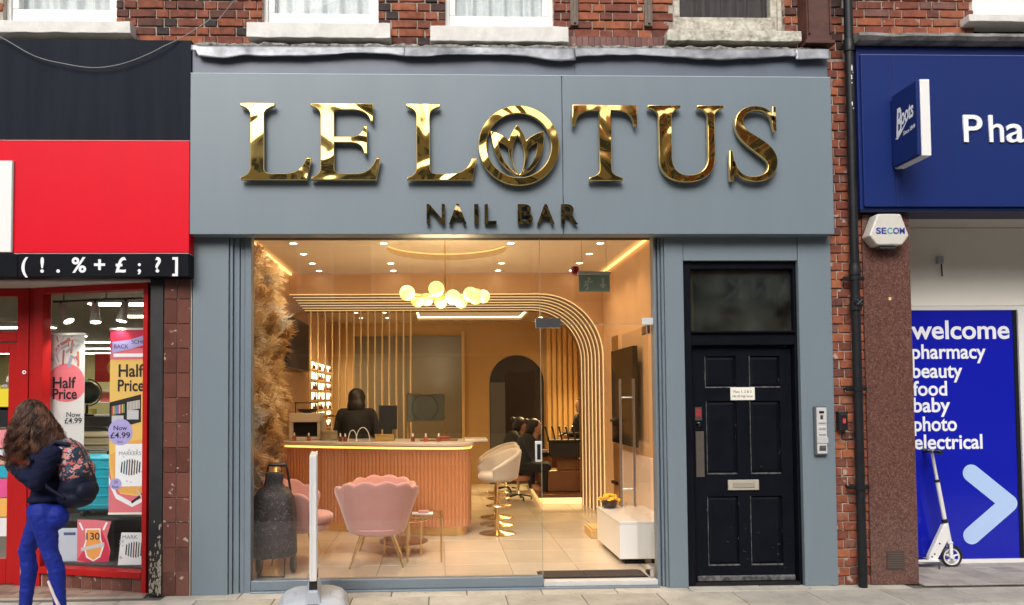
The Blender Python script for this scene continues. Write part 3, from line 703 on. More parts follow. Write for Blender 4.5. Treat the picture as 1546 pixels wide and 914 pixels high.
# ---- glazing
b = bm_new(); box(b, -1.568, .873, .095, .107, .098, 3.0); obj('fixed_pane', b, 'glass', shop)
b = bm_new(); box(b, .879, 1.848, .095, .107, 2.235, 3.0); obj('transom_pane', b, 'glass', shop)
b = bm_new(); box(b, .8745, .8775, .093, .109, .098, 3.0); box(b, .879, 1.848, .094, .108, 2.231, 2.2345); obj('glass_edge', b, mat('glass_edge', (.30,.27,.20), .2), shop)
b = bm_new(); box(b, .835, 1.05, .085, .118, 2.20, 2.285, .004); obj('patch_fitting', b, mat('patch_chrome', (.36,.37,.40), .18, .9), shop)
b = bm_new(); box(b, 1.755, 1.852, .085, .118, 2.225, 2.285, .004); obj('patch_fitting', b, 'satin', shop)
b = bm_new(); box(b, .822, .878, .082, .122, 1.06, 1.235, .004); lk = obj('strike_box', b, 'satin', shop)
b = bm_new(); box(b, .835, .865, .078, .083, 1.08, 1.21); obj('slot', b, 'black', lk)
b = bm_new()
prism(b, [(.05+math.cos(t)*.02*0, 0) for t in (0,)], 0, 0) if False else None
b.free()
# glass door standing open against the wall
gd = thing('glass_door', 'frameless glass door standing open inside with long steel pull handles', 'door', (1.82, .12, .07))
b = bm_new(); box(b, 1.814, 1.826, .13, 1.06, .075, 2.22); obj('pane', b, 'glass_soft', gd)
b = bm_new(); box(b, 1.803, 1.837, .125, .29, 2.15, 2.225, .004); obj('patch_fitting', b, 'chrome', gd)
b = bm_new(); box(b, 1.803, 1.837, .125, .29, .068, .14, .004); obj('patch_fitting', b, 'chrome', gd)
for s in (-1, 1):
    b = bm_new(); x = 1.82+s*.065; tube(b, [(x,.92,.55),(x,.92,1.78)], .0125, 12)
    for z in (.72, 1.6): tube(b, [(1.82+s*.006,.92,z),(x,.92,z)], .009, 8)
    obj('pull_handle', b, 'steel', gd, smooth='auto')

# ================================================================== black flat door
fd = thing('black_panelled_door', 'scuffed black panelled street door with fanlight and letter plate', 'door', (2.6, .1, 0))
b = bm_new(); box(b, 2.094, 2.165, .04, .2, 0, 2.764); box(b, 3.075, 3.083, .04, .2, 0, 2.764); box(b, 3.062, 3.078, .05, .2, 0, 2.764); box(b, 2.165, 3.062, .045, .2, 2.70, 2.764); box(b, 2.165, 3.062, .05, .2, 2.045, 2.15)
box(b, 2.165, 3.062, .02, .06, 2.148, 2.165)
obj('frame', b, 'black_paint', fd, bevel=.004)
b = bm_new(); box(b, 2.166, 3.061, .10, .106, 2.15, 2.70); obj('fanlight_pane', b, 'glass_dark', fd)
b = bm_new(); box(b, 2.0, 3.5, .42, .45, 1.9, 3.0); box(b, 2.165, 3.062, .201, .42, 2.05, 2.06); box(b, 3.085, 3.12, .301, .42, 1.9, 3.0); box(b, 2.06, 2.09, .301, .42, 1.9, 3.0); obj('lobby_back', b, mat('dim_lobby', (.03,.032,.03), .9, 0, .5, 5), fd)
leaf = bm_new(); box(leaf, 2.19, 3.05, .125, .165, .03, 2.03)
PAN = [(2.298,2.564,1.682,1.952),(2.685,2.952,1.682,1.952),(2.303,2.562,.94,1.564),(2.684,2.946,.94,1.564),(2.30,2.572,.162,.747),(2.672,2.945,.162,.747)]
leaf = obj('leaf', leaf, 'black_paint', fd)
b = bm_new()
xs = [2.19,2.298,2.568,2.68,2.95,3.05]; 
for x0, x1 in ((2.19,2.298),(2.95,3.05)): box(b, x0, x1, .105, .125, .03, 2.03)
for z0, z1 in ((1.952,2.03),(1.564,1.682),(.747,.94),(.03,.162)): box(b, 2.298, 2.95, .105, .125, z0, z1)
for z0, z1 in ((1.682,1.952),(.94,1.564),(.162,.747)): box(b, 2.568, 2.68, .105, .125, z0, z1)
obj('rails', b, 'black_paint', leaf)
wear = mat('worn_black_edge', (.03,.03,.033), .5, 0, .8, 25, (.22,.22,.22))
for x0, x1, z0, z1 in PAN:
    b = bm_new()
    v = [b.verts.new(p) for p in ((x0,.1245,z0),(x1,.1245,z0),(x1,.1245,z1),(x0,.1245,z1),(x0+.03,.113,z0+.03),(x1-.03,.113,z0+.03),(x1-.03,.113,z1-.03),(x0+.03,.113,z1-.03))]
    for q in ((0,1,5,4),(1,2,6,5),(2,3,7,6),(3,0,4,7),(4,5,6,7)): b.faces.new([v[i] for i in q])
    p = obj('panel', b, 'black_paint', leaf)
    b = bm_new(); box(b, x0, x1, .103, .1245, z0-.004, z0+.006); box(b, x0, x0+.004, .1035, .1245, z0+.006, z1); obj('panel_bead', b, wear, leaf)
b = bm_new(); sr_ = random.Random(21)
for k in range(45):
    edge = sr_.random() < .6; x0, x1, z0, z1 = PAN[sr_.randrange(6)]
    if edge: x = sr_.choice((x0, x1))+sr_.uniform(-.006,.006); z = sr_.uniform(z0, z1); w, h, y = sr_.uniform(.001,.003), sr_.uniform(.006,.03), .1046
    else: x = sr_.uniform(2.23, 3.02); z = abs(sr_.gauss(0,.3))+.09; w, h, y = sr_.uniform(.002,.016), sr_.uniform(.001,.004), .1044
    y = .1042 if (x < 2.296 or x > 2.952 or 2.57 < x < 2.678) else .1115
    a_ = sr_.uniform(-.5,.5); v = [b.verts.new((x+math.cos(t_)*w*math.cos(a_)-math.sin(t_)*h*math.sin(a_), y-k*1e-6, min(2.0, z+math.cos(t_)*w*math.sin(a_)+math.sin(t_)*h*math.cos(a_)))) for t_ in (2*PI*j/7 for j in range(7))]
    b.faces.new(v)
obj('scuff_marks', b, mat('pale_scuff', (.07,.07,.078), .7, 0, .8, 40, (.025,.025,.03)), leaf)['kind'] = 'stuff'
b = bm_new(); box(b, 2.20, 3.045, .085, .125, .03, .075, .006); obj('weather_bar', b, wear, leaf)
b = bm_new(); box(b, 2.516, 2.727, .098, .104, 1.572, 1.682); sg = obj('notice', b, mat('cream_notice', (.8,.78,.7), .4), leaf)
text('notice_text', 'Flats 1, 2 & 3', 2.62, .0975, 1.634, .022, 'ink_black', leaf, depth=.0003, align='CENTER')
text('notice_text', '148-150 High Street', 2.62, .0975, 1.596, .02, 'ink_black', leaf, depth=.0003, align='CENTER', width=.18)
b = bm_new(); box(b, 2.202, 2.262, .096, .104, 1.40, 1.515); obj('lock_plate', b, 'steel', leaf)
b = bm_new(); box(b, 2.21, 2.255, .094, .096, 1.43, 1.50); obj('lock_sticker', b, mat('red_sticker', (.28,.025,.03), .5), leaf)
b = bm_new(); lathe(b, [(.001,-.022),(.012,-.022),(.022,-.01),(.024,0),(.001,0)], (2.236,.104,1.365), 18, 'Y'); obj('lock_cylinder', b, 'chrome', leaf, smooth='auto')
b = bm_new(); box(b, 2.204, 2.277, .094, .104, .915, 1.305, .002); obj('push_plate', b, mat('bronze_plate', (.20,.17,.15), .4, .7, .3, 14), leaf)
b = bm_new(); box(b, 2.477, 2.745, .09, .104, .80, .888, .003); lpz = obj('letter_plate', b, mat('cream_metal', (.55,.5,.42), .35, .3), leaf)
b = bm_new(); box(b, 2.515, 2.708, .084, .0905, .822, .866, .003); obj('letter_flap', b, mat('cream_flap', (.42,.38,.32), .35, .3), leaf)
b = bm_new(); box(b, 2.165, 3.062, .04, .2, -.01, .028); obj('step', b, 'pipe', fd)
# entry phone and exit button
ep = thing('entry_phone', 'narrow steel entry phone with call buttons on the grey pier', 'intercom', (3.232, 0, 1.1))
b = bm_new(); box(b, 3.180, 3.286, -.035, -.002, 1.10, 1.515, .006); obj('housing', b, mat('grey_housing', (.09,.10,.11), .4), ep)
b = bm_new(); box(b, 3.195, 3.281, -.041, -.035, 1.115, 1.505, .002); obj('face_plate', b, 'satin', ep)
b = bm_new(); box(b, 3.216, 3.258, -.044, -.041, 1.455, 1.475); obj('screen', b, 'black', ep)
b = bm_new(); box(b, 3.226, 3.248, -.044, -.041, 1.405, 1.44); obj('fob_reader', b, 'mat_brown', ep)
for k in range(3):
    b = bm_new(); z = 1.385-k*.049; box(b, 3.208, 3.268, -.052, -.041, z-.012, z+.012, .004); obj('call_button', b, 'satin', ep)
b = bm_new(); box(b, 3.19, 3.287, -.047, -.041, 1.205, 1.252); obj('tape_label', b, mat('clear_tape', (.5,.5,.5), .25), ep)
b = bm_new()
for k in range(6): box(b, 3.212, 3.268, -.043, -.0411, 1.14+k*.0075, 1.1445+k*.0075)
obj('speaker_slot', b, 'pipe', ep)
xb = thing('exit_button', 'small black door button with red key on the brick strip', 'button', (3.425, 0, 1.31))
b = bm_new(); box(b, 3.388, 3.462, -.045, .018, 1.31, 1.47, .008, 2); obj('housing', b, 'plastic_black', xb)
b = bm_new(); box(b, 3.415, 3.44, -.05, -.045, 1.37, 1.41); obj('key', b, mat('red_key', (.55,.06,.06), .4), xb)
b = bm_new(); box(b, 3.40, 3.45, -.047, -.045, 1.44, 1.453); obj('name_strip', b, 'steel', xb)
# ================================================================== stationer's shop (red)
st = thing('stationery_shopfront', 'red fronted stationery shop with dark panel above and angled window', 'shopfront', (-3.2, 0, 0))
b = bm_new(); box(b, -5.6, -2.036, -.08, .02, 3.737, 4.60); obj('upper_panel', b, 'navy_panel', st, bevel=.003)
b = bm_new(); box(b, -5.6, -2.034, -.12, .02, 2.812, 3.735); obj('red_panel', b, 'red', st, bevel=.004)
b = bm_new(); box(b, -5.6, -2.034, -.123, -.08, 3.7355, 3.741); obj('panel_trim', b, mat('pink_edge', (.7,.25,.25), .4), st)
b = bm_new(); box(b, -5.2, -3.455, -.14, -.121, 2.815, 3.565, .003); obj('sign_panel', b, 'white', st)
b = bm_new(); box(b, -3.453, -3.446, -.135, -.121, 2.815, 3.565); obj('sign_edge', b, mat('green_grey_edge', (.3,.33,.3), .4), st)
b = bm_new(); box(b, -3.40, -2.032, -.135, .02, 2.615, 2.803, .003); obj('symbol_band', b, 'black_paint', st)
b = bm_new(); box(b, -5.6, -3.405, -.13, .02, 2.615, 2.803, .003); obj('symbol_band', b, 'black_paint', st)
b = bm_new(); box(b, -5.6, -2.04, -.115, .02, 2.804, 2.811); obj('band_trim', b, mat('cream_trim', (.7,.62,.55), .5), st)
for ch, px, h, dz in (('(',41,.125,-.06),('!',67,.125,-.06),('.',91,.125,-.06),('%',122,.125,-.06),('+',153,.125,-.06),('£',185,.125,-.06),(';',213,.11,-.06),('?',241,.125,-.06),(']',267,.12,-.055)):
    text('symbol', ch, -3.563+px*.00533, -.1365, 2.712+dz, h, 'ink_white', st, depth=.0012, align='CENTER', bold=.022)
b = bm_new(); box(b, -5.6, -2.40, .02, .75, 2.60, 2.66); obj('soffit', b, mat('dirty_white_soffit', (.55,.52,.48), .7, 0, .4, 4), st)
b = bm_new(); box(b, -2.385, -2.278, -.01, .3, 0, 2.614); obj('pilaster', b, mat('peeling_black_pilaster', (.012,.012,.015), .5, 0, .25, 9, (.05,.05,.05), bump=.2, bs=30), st, bevel=.004)
# flaked paint patches low on the pilaster
b = bm_new()
for k in range(150):
    z = abs(rnd.gauss(0, .22))+.02; x = rnd.uniform(-2.378, -2.285) if rnd.random() < .6 else rnd.uniform(-2.31,-2.282)
    if z > .75: continue
    w, h = rnd.uniform(.002,.010), rnd.uniform(.005,.026); n = 6; o0 = rnd.random()*6
    v = [b.verts.new((min(-2.281,max(-2.382,x+w*math.cos(o0+2*PI*i/n)*rnd.uniform(.5,1.2))), -.0108-k*.000003, z+h*math.sin(o0+2*PI*i/n)*rnd.uniform(.5,1.2))) for i in range(n)]
    b.faces.new(v)
obj('bare_patches', b, mat('bare_primer', (.42,.38,.30), .8, 0, .5, 30), st)['kind'] = 'stuff'
b = bm_new(); box(b, -2.277, -2.042, .008, .3, 0, 2.614); tc_ = obj('tiled_column', b, 'grout', st)
q = bm_new(); box(q, -.0525, .0525, 0, .02, -.1005, .1005, .003); tm = bpy.data.meshes.new('tile'); q.to_mesh(tm); q.free(); tm.materials.append(M['brown_tile'])
for c in range(2):
    for r in range(13):
        z = 2.55-.2055*r
        if z < .1: sc = None
        link_piece('tile', tm, (-2.221+c*.109, -.003+rnd.uniform(-.001,.001), max(z, .10)), tc_) if z > .05 else None
b = bm_new(); box(b, -2.046, -2.041, .0, .1, 0, 2.6); obj('end_strip', b, 'black', st)
# angled window
A0, A1 = Vector((-2.425, .09)), Vector((-3.50, .39)); dv = (A1-A0).normalized(); nv = Vector((dv.y, -dv.x)) # nv to the room?
if nv.y < 0: nv = -nv
LW = (A1-A0).length
def wpart(bm, u0, u1, z0, z1, d0=0, d1=.08):
    c = A0+dv*(u0+u1)/2+nv*(d0+d1)/2; return obox(bm, c, dv, nv, u1-u0, d1-d0, z0, z1)
win = bm_new()
wpart(win, -.0, .045, .0, 2.60, -.03, .06); wpart(win, LW-.06, LW+.03, .0, 2.60, -.02, .08)
wpart(win, .045, LW-.06, 2.545, 2.60, -.02, .08); wpart(win, .045, LW-.06, .125, .18, -.035, .08)
wf = obj('window_frame', win, 'red_frame', st, bevel=.004)
b = bm_new(); wpart(b, .045, LW-.06, .18, 2.545, .02, .03); obj('window_pane', b, 'glass_left', st)
b = bm_new(); wpart(b, .045, LW-.02, 0, .124, .0, .06); sr = obj('stall_riser', b, 'grout', st)
q = bm_new(); box(q, -.0475, .0475, 0, .012, -.058, .058, .003); rm = bpy.data.meshes.new('tile'); q.to_mesh(rm); q.free(); rm.materials.append(M['brown_tile'])
ang = math.atan2(-dv.y, -dv.x)
for k in range(10):
    p = A0+dv*(.10+k*.0995)-nv*.006; link_piece('tile', rm, (p.x, p.y, .062), sr, rot=(0, 0, ang))
b = bm_new(); wpart(b, .03, LW, .18, .20, .08, .9); obj('window_board', b, mat('dark_board', (.03,.03,.035), .6), st)
# door frame and door, set back
DY = .40
b = bm_new(); box(b, -3.69, -3.53, DY, DY+.10, 0, 2.60); box(b, -4.9, -3.69, DY, DY+.1, 2.53, 2.60); box(b, -4.9, -3.69, DY, DY+.1, 2.13, 2.22); obj('door_frame', b, 'red_frame', st, bevel=.005)
b = bm_new(); box(b, -3.60, -3.585, DY-.012, DY, 0, 2.60); obj('frame_bead', b, 'red_frame', st)
b = bm_new(); box(b, -4.9, -3.69, DY+.04, DY+.05, 2.22, 2.53); obj('transom_pane', b, 'glass_left', st)
b = bm_new(); box(b, -3.77, -3.695, DY+.02, DY+.07, .02, 2.12); box(b, -4.8, -3.77, DY+.02, DY+.07, 2.03, 2.12); box(b, -4.8, -3.77, DY+.02, DY+.07, .02, .24); dr = obj('door', b, 'red_frame', st, bevel=.004)
b = bm_new(); box(b, -4.8, -3.77, DY+.04, DY+.05, .24, 2.03); obj('door_pane', b, 'glass_left', dr)
b = bm_new(); lathe(b, [(.008,-.004),(.017,-.004),(.017,0),(.008,0)], (-3.615, DY-.014, 1.86), 14, 'Y', cap=False); obj('ring_sticker', b, 'ink_white', dr)
for k, (z0, z1, c) in enumerate(((1.56,1.72,(.75,.62,.03)),(1.38,1.53,(.012,.012,.014)),(1.20,1.36,(.7,.25,.28)),(1.10,1.185,(.6,.65,.7)),(.94,1.09,(.02,.35,.5)),(.77,.93,(.65,.08,.25)),(.60,.76,(.75,.4,.1)),(.43,.59,(.7,.7,.72)))):
    b = bm_new(); box(b, -3.98, -3.775, DY+.034, DY+.038, z0, z1); obj('door_notice', b, mat('notice_%d' % k, c, .4), dr)
text('door_print', '&', -3.80, DY+.037, 1.78, .05, 'ink_white', dr, depth=.0003); text('door_print', 'es', -3.83, DY+.037, 1.73, .04, 'ink_white', dr, depth=.0003)
b = bm_new(); box(b, -5.0, -2.42, -.02, .62, -.01, .006); tl = obj('entrance_floor', b, 'grout', st)
q = bm_new(); box(q, -.098, .098, -.049, .049, -.01, .004, .002); qm = bpy.data.meshes.new('tile'); q.to_mesh(qm); q.free(); qm.materials.append(M['quarry'])
for i in range(12):
    for j in range(6):
        x = -2.53-.2*i-(.1 if j % 2 else 0); y = .035+.102*j
        if x > -2.5: continue
        link_piece('tile', qm, (x, y, .007), tl)
# stationer's room
rm_ = bm_new(); x0, x1, y0, y1, z0, z1 = -13, -2.36, .46, 14, .0, 2.80
room = thing('stationery_shop_room', 'bright stationery shop interior with pale walls seen through the red framed window', 'room', (-4.5, 4, 0))
b = bm_new(); box(b, x0, x1, .6, y1, -.05, 0); obj('floor', b, mat('shop_carpet', (.16,.14,.12), .9), room)
b = bm_new(); box(b, x0, x1, .62, y1, z1, z1+.05); obj('ceiling', b, mat('shop_ceiling', (.30,.26,.18), .8), room)
b = bm_new(); box(b, x0, x1, y1, y1+.05, 0, z1); obj('wall', b, mat('shop_wall', (.7,.62,.32), .8), room)
b = bm_new(); box(b, x1, x1+.05, .4, y1, 0, z1); obj('wall', b, 'plaster', room)
b = bm_new(); box(b, x0-.05, x0, .6, y1, 0, z1); obj('wall', b, 'plaster', room)
for k, (x, y, w) in enumerate(((-3.55,2.75,1.15),(-3.75,4.07,1.0),(-6.85,7.2,1.3),(-6.75,8.7,1.2),(-7.4,10.6,1.2),(-6.6,5.6,1.3),(-5.0,6.4,.8),(-9.0,9.0,1.4),(-5.2,9.5,1.0),(-7.5,12.2,2.2),(-9.8,12.2,1.8),(-5.2,12.2,1.6))):  # the row nearest the back wall is added to light that wall
    t = thing('tube_light', 'lit strip light on the ceiling of the stationery shop', 'light', (x, y, z1), 'strip lights in the stationery shop')
    b = bm_new(); box(b, x-w/2, x+w/2, y-.11, y+.11, z1-.05, z1-.002); obj('casing', b, 'white', t)
    b = bm_new(); box(b, x-w/2+.02, x+w/2-.02, y-.09, y+.09, z1-.062, z1-.05); obj('diffuser', b, 'tube_lit', t)
tr = thing('spotlight_track', 'black lighting track hanging inside the red framed window', 'track', (-3.0, .85, 2.6))
b = bm_new(); tube(b, [(-3.46,.56,2.50),(-2.40,.27,2.50)], .010, 8)
for u in (.1, .5, .9): tube(b, [(-3.46+1.06*u,.56-.29*u,2.50),(-3.46+1.06*u,.56-.29*u,2.86)], .005, 6)
obj('rail', b, 'plastic_black', tr)
for k, (x, y, tilt) in enumerate(((-3.38,.535,.5),(-3.04,.445,.1),(-2.74,.365,-.15))):
    s = thing('track_spotlight', 'white can spotlight clipped to the black track', 'spotlight', (x, y, 2.48), 'spotlights on the track')
    b = bm_new(); ax = Vector((math.sin(tilt), -.12, -math.cos(tilt))).normalized(); p = Vector((x, y, 2.47))
    tube(b, [p, p+ax*.04, p+ax*.08, p+ax*.17], [.028,.036,.034,.048], 16, cap=True); obj('can', b, mat('white_can', (.55,.53,.48), .4), s, smooth='auto')
    b = bm_new(); tube(b, [p+ax*.171, p+ax*.176], .04, 16); obj('lens', b, 'tube_lit', s); lamp('spot_glow', 'SPOT', p+ax*.2, 22, (1,.93,.8), s, .03, rot=(R(-14 if k else -8),R(-10 if k == 0 else 4),0), spot=R(110))
    b = bm_new(); tube(b, [p, (x, y, 2.50)], .01, 6); obj('clip', b, 'plastic_black', s)
# ---- printed boards in the window
def pxp(px): return -3.56+(px-45)*.0057
def pzp(py): return 2.613-(py-432)*.00574
def shape(name, pts, m, parent, y, h=.0008):
    b = bm_new(); prism(b, pts, y, y+h); return obj(name, b, m, parent)
def rect(name, x0, x1, z0, z1, m, parent, y, h=.0008): return shape(name, [(x0,z0),(x1,z0),(x1,z1),(x0,z1)], m, parent, y, h)
def disc(name, x, z, r, m, parent, y, n=28, sz=1): return shape(name, [(x+r*math.cos(2*PI*k/n), z+sz*r*math.sin(2*PI*k/n)) for k in range(n)], m, parent, y)
pink = mat('poster_pink', (.70,.16,.20), .5); yel = mat('poster_yellow', (.80,.52,.14), .5); pred = mat('poster_red', (.62,.02,.07), .5)
lil = mat('poster_lilac', (.42,.38,.75), .5); pgr = mat('poster_grey', (.55,.56,.60), .5); pora = mat('poster_orange', (.8,.34,.08), .5); pgreen = mat('poster_green', (.1,.35,.15), .5)
def banner(label, x0, x1, z0, z1, y, m):
    t = thing('hanging_banner', label, 'poster', ((x0+x1)/2, y, z0))
    rect('board', x0, x1, z0, z1, m, t, y, .004)
    b = bm_new(); box(b, x0-.005, x1+.005, y-.004, y+.008, z1, z1+.018); box(b, x0-.005, x1+.005, y-.004, y+.008, z0-.018, z0); obj('rail', b, 'plastic_white', t)
    return t
# A: back to school banner beside the pilaster
xa, xb_, za, zb, ya = pxp(168), -2.475, pzp(776), pzp(500), .34
t = banner('yellow half price banner with felt pens hanging beside the black pilaster', xa, xb_, za, zb, ya, yel); W = xb_-xa
rect('panel', xa, xb_, pzp(545), zb, pred, t, ya-.001); rect('panel', xa, xb_, pzp(545), pzp(528), pink, t, ya-.0018)
shape('ribbon', [(xa+.02,pzp(535)),(xa+.02,pzp(518)),(xa+.17,pzp(515)),(xb_,pzp(503)),(xb_,pzp(519)),(xa+.17,pzp(529))], lil, t, ya-.0026)
text('ribbon_text', 'BACK', xa+.035, ya-.004, pzp(528), .036, 'ink_black', t, depth=.0003); text('ribbon_text', 'SCHOOL', xa+.185, ya-.004, pzp(521), .036, 'ink_black', t, depth=.0003, width=.19)
shape('print_edge', [(xa,pzp(700)),(xa,pzp(776)),(xb_,pzp(776)),(xb_,pzp(755)),(xa+.10,pzp(748)),(xa+.02,pzp(728))], pink, t, ya-.001)
shape('white_line', [(xa+.0,pzp(722)),(xa+.0,pzp(732)),(xa+.06,pzp(755)),(xa+.2,pzp(768)),(xb_,pzp(752)),(xb_,pzp(748)),(xa+.2,pzp(761)),(xa+.07,pzp(748))], 'ink_white', t, ya-.0018)
rect('white_line', xa+.03, xb_, pzp(541), pzp(536), 'ink_white', t, ya-.0022)
text('headline', 'Half', xa+.075, ya-.002, pzp(571), .112, 'ink_black', t, depth=.0004, bold=.02, width=.215); text('headline', 'Price', xa+.07, ya-.002, pzp(593), .105, 'ink_black', t, depth=.0004, bold=.02, width=.225)
shape('pen_case', [(xa,pzp(650)),(xa,pzp(610)),(xa+.27,pzp(598)),(xa+.27,pzp(640)),(xa+.16,pzp(645))], 'ink_black', t, ya-.001)
for i in range(9):
    for j in (0, 1):
        c = [(.6,.1,.1),(.7,.5,.1),(.15,.4,.2),(.1,.25,.6),(.5,.2,.5),(.62,.6,.55)][(i+j*2) % 6] if j == 0 else (.62,.6,.56)
        x = xa+.02+j*.13+i*.0125; z = pzp(621-j*6-i*.4); rect('pen', x, x+.009, z-.045, z+.03, mat('pen_%d_%d' % (i % 6, j), c, .5), t, ya-.0018)
rect('pen_tray', xa+.02, xa+.12, pzp(644), pzp(630), pgr, t, ya-.0018); rect('pen_tray', xa+.15, xa+.25, pzp(636), pzp(622), pgr, t, ya-.0018)
disc('price_disc', xa+.095, pzp(655), .105, lil, t, ya-.0026, sz=1.1)
text('price', 'Now', xa+.095, ya-.0035, pzp(652), .042, 'ink_black', t, depth=.0003, align='CENTER', bold=.012); text('price', '£4.99', xa+.095, ya-.0035, pzp(664), .052, 'ink_black', t, depth=.0003, align='CENTER', bold=.015, width=.17)
text('price', 'Each', xa+.095, ya-.0035, pzp(671), .018, 'ink_black', t, depth=.0003, align='CENTER')
disc('pack_disc', xb_-.03, pzp(655), .05, lil, t, ya-.002); shape('print_field', [(xa+.0,pzp(690)),(xa+.2,pzp(668)),(xb_,pzp(664)),(xb_,pzp(752)),(xa+.06,pzp(745))], mat('poster_amber', (.78,.4,.10), .5), t, ya-.0008)
rect('marker_pack', xa+.055, xb_-.02, pzp(737), pzp(673), 'ink_white', t, ya-.002)
text('pack_text', 'MARKERS', xa+.085, ya-.003, pzp(690), .034, mat('ink_grey', (.2,.22,.3), .5), t, depth=.0003, width=.19)
def markers(t, x, z, s, y):
    for i in range(8):
        h = s*(.55+.4*math.sin(PI*(i+.5)/8)); c = [(.03,.03,.04),(.02,.12,.10),(.03,.06,.20),(.22,.05,.05),(.03,.03,.04),(.10,.12,.02),(.12,.03,.12),(.02,.02,.03)][i]
        xx = x+(i-3.5)*s*.19; shape('marker', [(xx-s*.08,z-h*.6),(xx+s*.02,z-h*.7),(xx+s*.09,z+h*.55),(xx,z+h*.7)], mat('marker_%d' % i, c, .4), t, y)
markers(t, xa+.185, pzp(708), .115, ya-.003)
for i in range(14): disc('doodle', xa+.075+rnd.random()*.22, pzp(682+rnd.random()*50), rnd.uniform(.004,.010), pgr, t, ya-.0028, n=10)
disc('pack_disc', xa+.06, pzp(733), .05, lil, t, ya-.0036); text('pack_text', '20', xa+.06, ya-.005, pzp(732), .025, 'ink_black', t, depth=.0003, align='CENTER'); text('pack_text', 'Pack', xa+.06, ya-.005, pzp(739), .022, 'ink_black', t, depth=.0003, align='CENTER')
shape('pencil', [(xa+.19,pzp(760)),(xa+.30,pzp(745)),(xa+.31,pzp(749)),(xa+.2,pzp(763))], 'ink_black', t, ya-.003); shape('pencil', [(xa+.23,pzp(742)),(xa+.25,pzp(743)),(xb_-.01,pzp(772)),(xb_-.03,pzp(774))], pgr, t, ya-.0035)
# B: pink half price banner
xa2, xb2, za2, zb2, y2 = pxp(61), pxp(117), pzp(740), pzp(505), .50
t = banner('white and pink half price banner behind the striding woman', xa2, xb2, za2, zb2, y2, mat('poster_white', (.62,.62,.62), .5))
pts = [(xa2,pzp(600)),(xa2,pzp(572))] + [(xa2+(xb2-xa2)*.5-.17*math.cos(a), pzp(582)+.19*math.sin(a)) for a in (k*PI/10 for k in range(1,10))] + [(xb2,pzp(572)),(xb2,pzp(595))] + [(xa2+(xb2-xa2)*.5+.16*math.cos(a), pzp(588)-.12*math.sin(a)) for a in (k*PI/10 for k in range(1,10))]
shape('pink_field', pts, pink, t, y2-.001)
for i in range(26):
    x = xa2+.02+rnd.random()*(xb2-xa2-.05); z = pzp(508+rnd.random()*38); c = rnd.choice([(.45,.45,.5),(.5,.15,.08),(.3,.32,.4),(.65,.65,.68),(.35,.12,.1)])
    a = rnd.random()*PI; L, w = rnd.uniform(.02,.07), rnd.uniform(.004,.014); ca, sa = math.cos(a), math.sin(a)
    q_ = [(x+ca*L-sa*w, z+sa*L+ca*w), (x-ca*L-sa*w, z-sa*L+ca*w), (x-ca*L+sa*w, z-sa*L-ca*w), (x+ca*L+sa*w, z+sa*L-ca*w)]
    shape('photo_print', [(min(xb2-.004,max(xa2+.004,u)), min(zb2-.004,v)) for u, v in q_], mat('photo_%d%d%d' % tuple(int(v*100) for v in c), c, .5), t, y2-.0012-i*.00002)
text('headline', 'Half', xa2+.045, y2-.003, pzp(587), .10, 'ink_black', t, depth=.0004, bold=.02, width=.20); text('headline', 'Price', xa2+.045, y2-.003, pzp(604), .095, 'ink_black', t, depth=.0004, bold=.02, width=.21)
text('price', 'Now', xa2+.165, y2-.002, pzp(632), .045, 'ink_black', t, depth=.0003, bold=.01); text('price', '£4.99', xa2+.15, y2-.002, pzp(642), .052, 'ink_black', t, depth=.0003, bold=.012, width=.15)
# red 130 hanger
t = thing('hanging_card', 'square red 130 card hanging behind the banners', 'poster', (pxp(158), 1.2, 1.9))
rect('board', -3.37, -3.13, 1.79, 2.07, mat('card_red', (.65,.05,.04), .5), t, 1.2, .003); disc('print_disc', -3.17, 1.93, .085, pora, t, 1.1985); text('card_text', '13', -3.215, 1.197, 1.92, .05, 'ink_black', t, depth=.0003, bold=.01)
# C: 130 poster at the foot
t = thing('anniversary_poster', 'pink 130 anniversary card propped at the foot of the window', 'poster', (pxp(140), .42, .2))
x0_, x1_ = pxp(115), pxp(166); yy = .42
shape('board', [(x0_,.20),(x1_-.02,.19),(x1_-.005,.30),(x1_-.035,.42),(x1_,.55),(x0_+.15,.565),(x0_,.57)], pink, t, yy, .003)
shape('print_field', [(x0_,.22),(x0_+.12,.19),(x1_-.02,.20),(x1_-.01,.3),(x0_+.2,.5)], pred, t, yy-.0008)
shape('shield_edge', [(x0_+.07,.49),(x0_+.20,.49),(x0_+.205,.40),(x0_+.23,.33),(x0_+.2,.24),(x0_+.14,.205),(x0_+.08,.24),(x0_+.055,.33),(x0_+.075,.40)], 'ink_white', t, yy-.0016)
shape('shield', [(x0_+.08,.48),(x0_+.19,.48),(x0_+.195,.40),(x0_+.215,.33),(x0_+.19,.25),(x0_+.14,.218),(x0_+.09,.25),(x0_+.068,.33),(x0_+.085,.40)], pora, t, yy-.0024)
shape('ribbon', [(x0_+.035,.295),(x0_+.235,.335),(x0_+.235,.37),(x0_+.035,.325)], pgr, t, yy-.0032)
text('card_text', '130', x0_+.137, yy-.004, .395, .062, 'ink_black', t, depth=.0003, align='CENTER', bold=.012, width=.115)
for s in (-1, 1): shape('pencil', [(x0_+.137+s*.08,.48),(x0_+.137+s*.095,.475),(x0_+.137+s*.125,.54),(x0_+.137+s*.11,.545)], 'ink_white', t, yy-.0018)
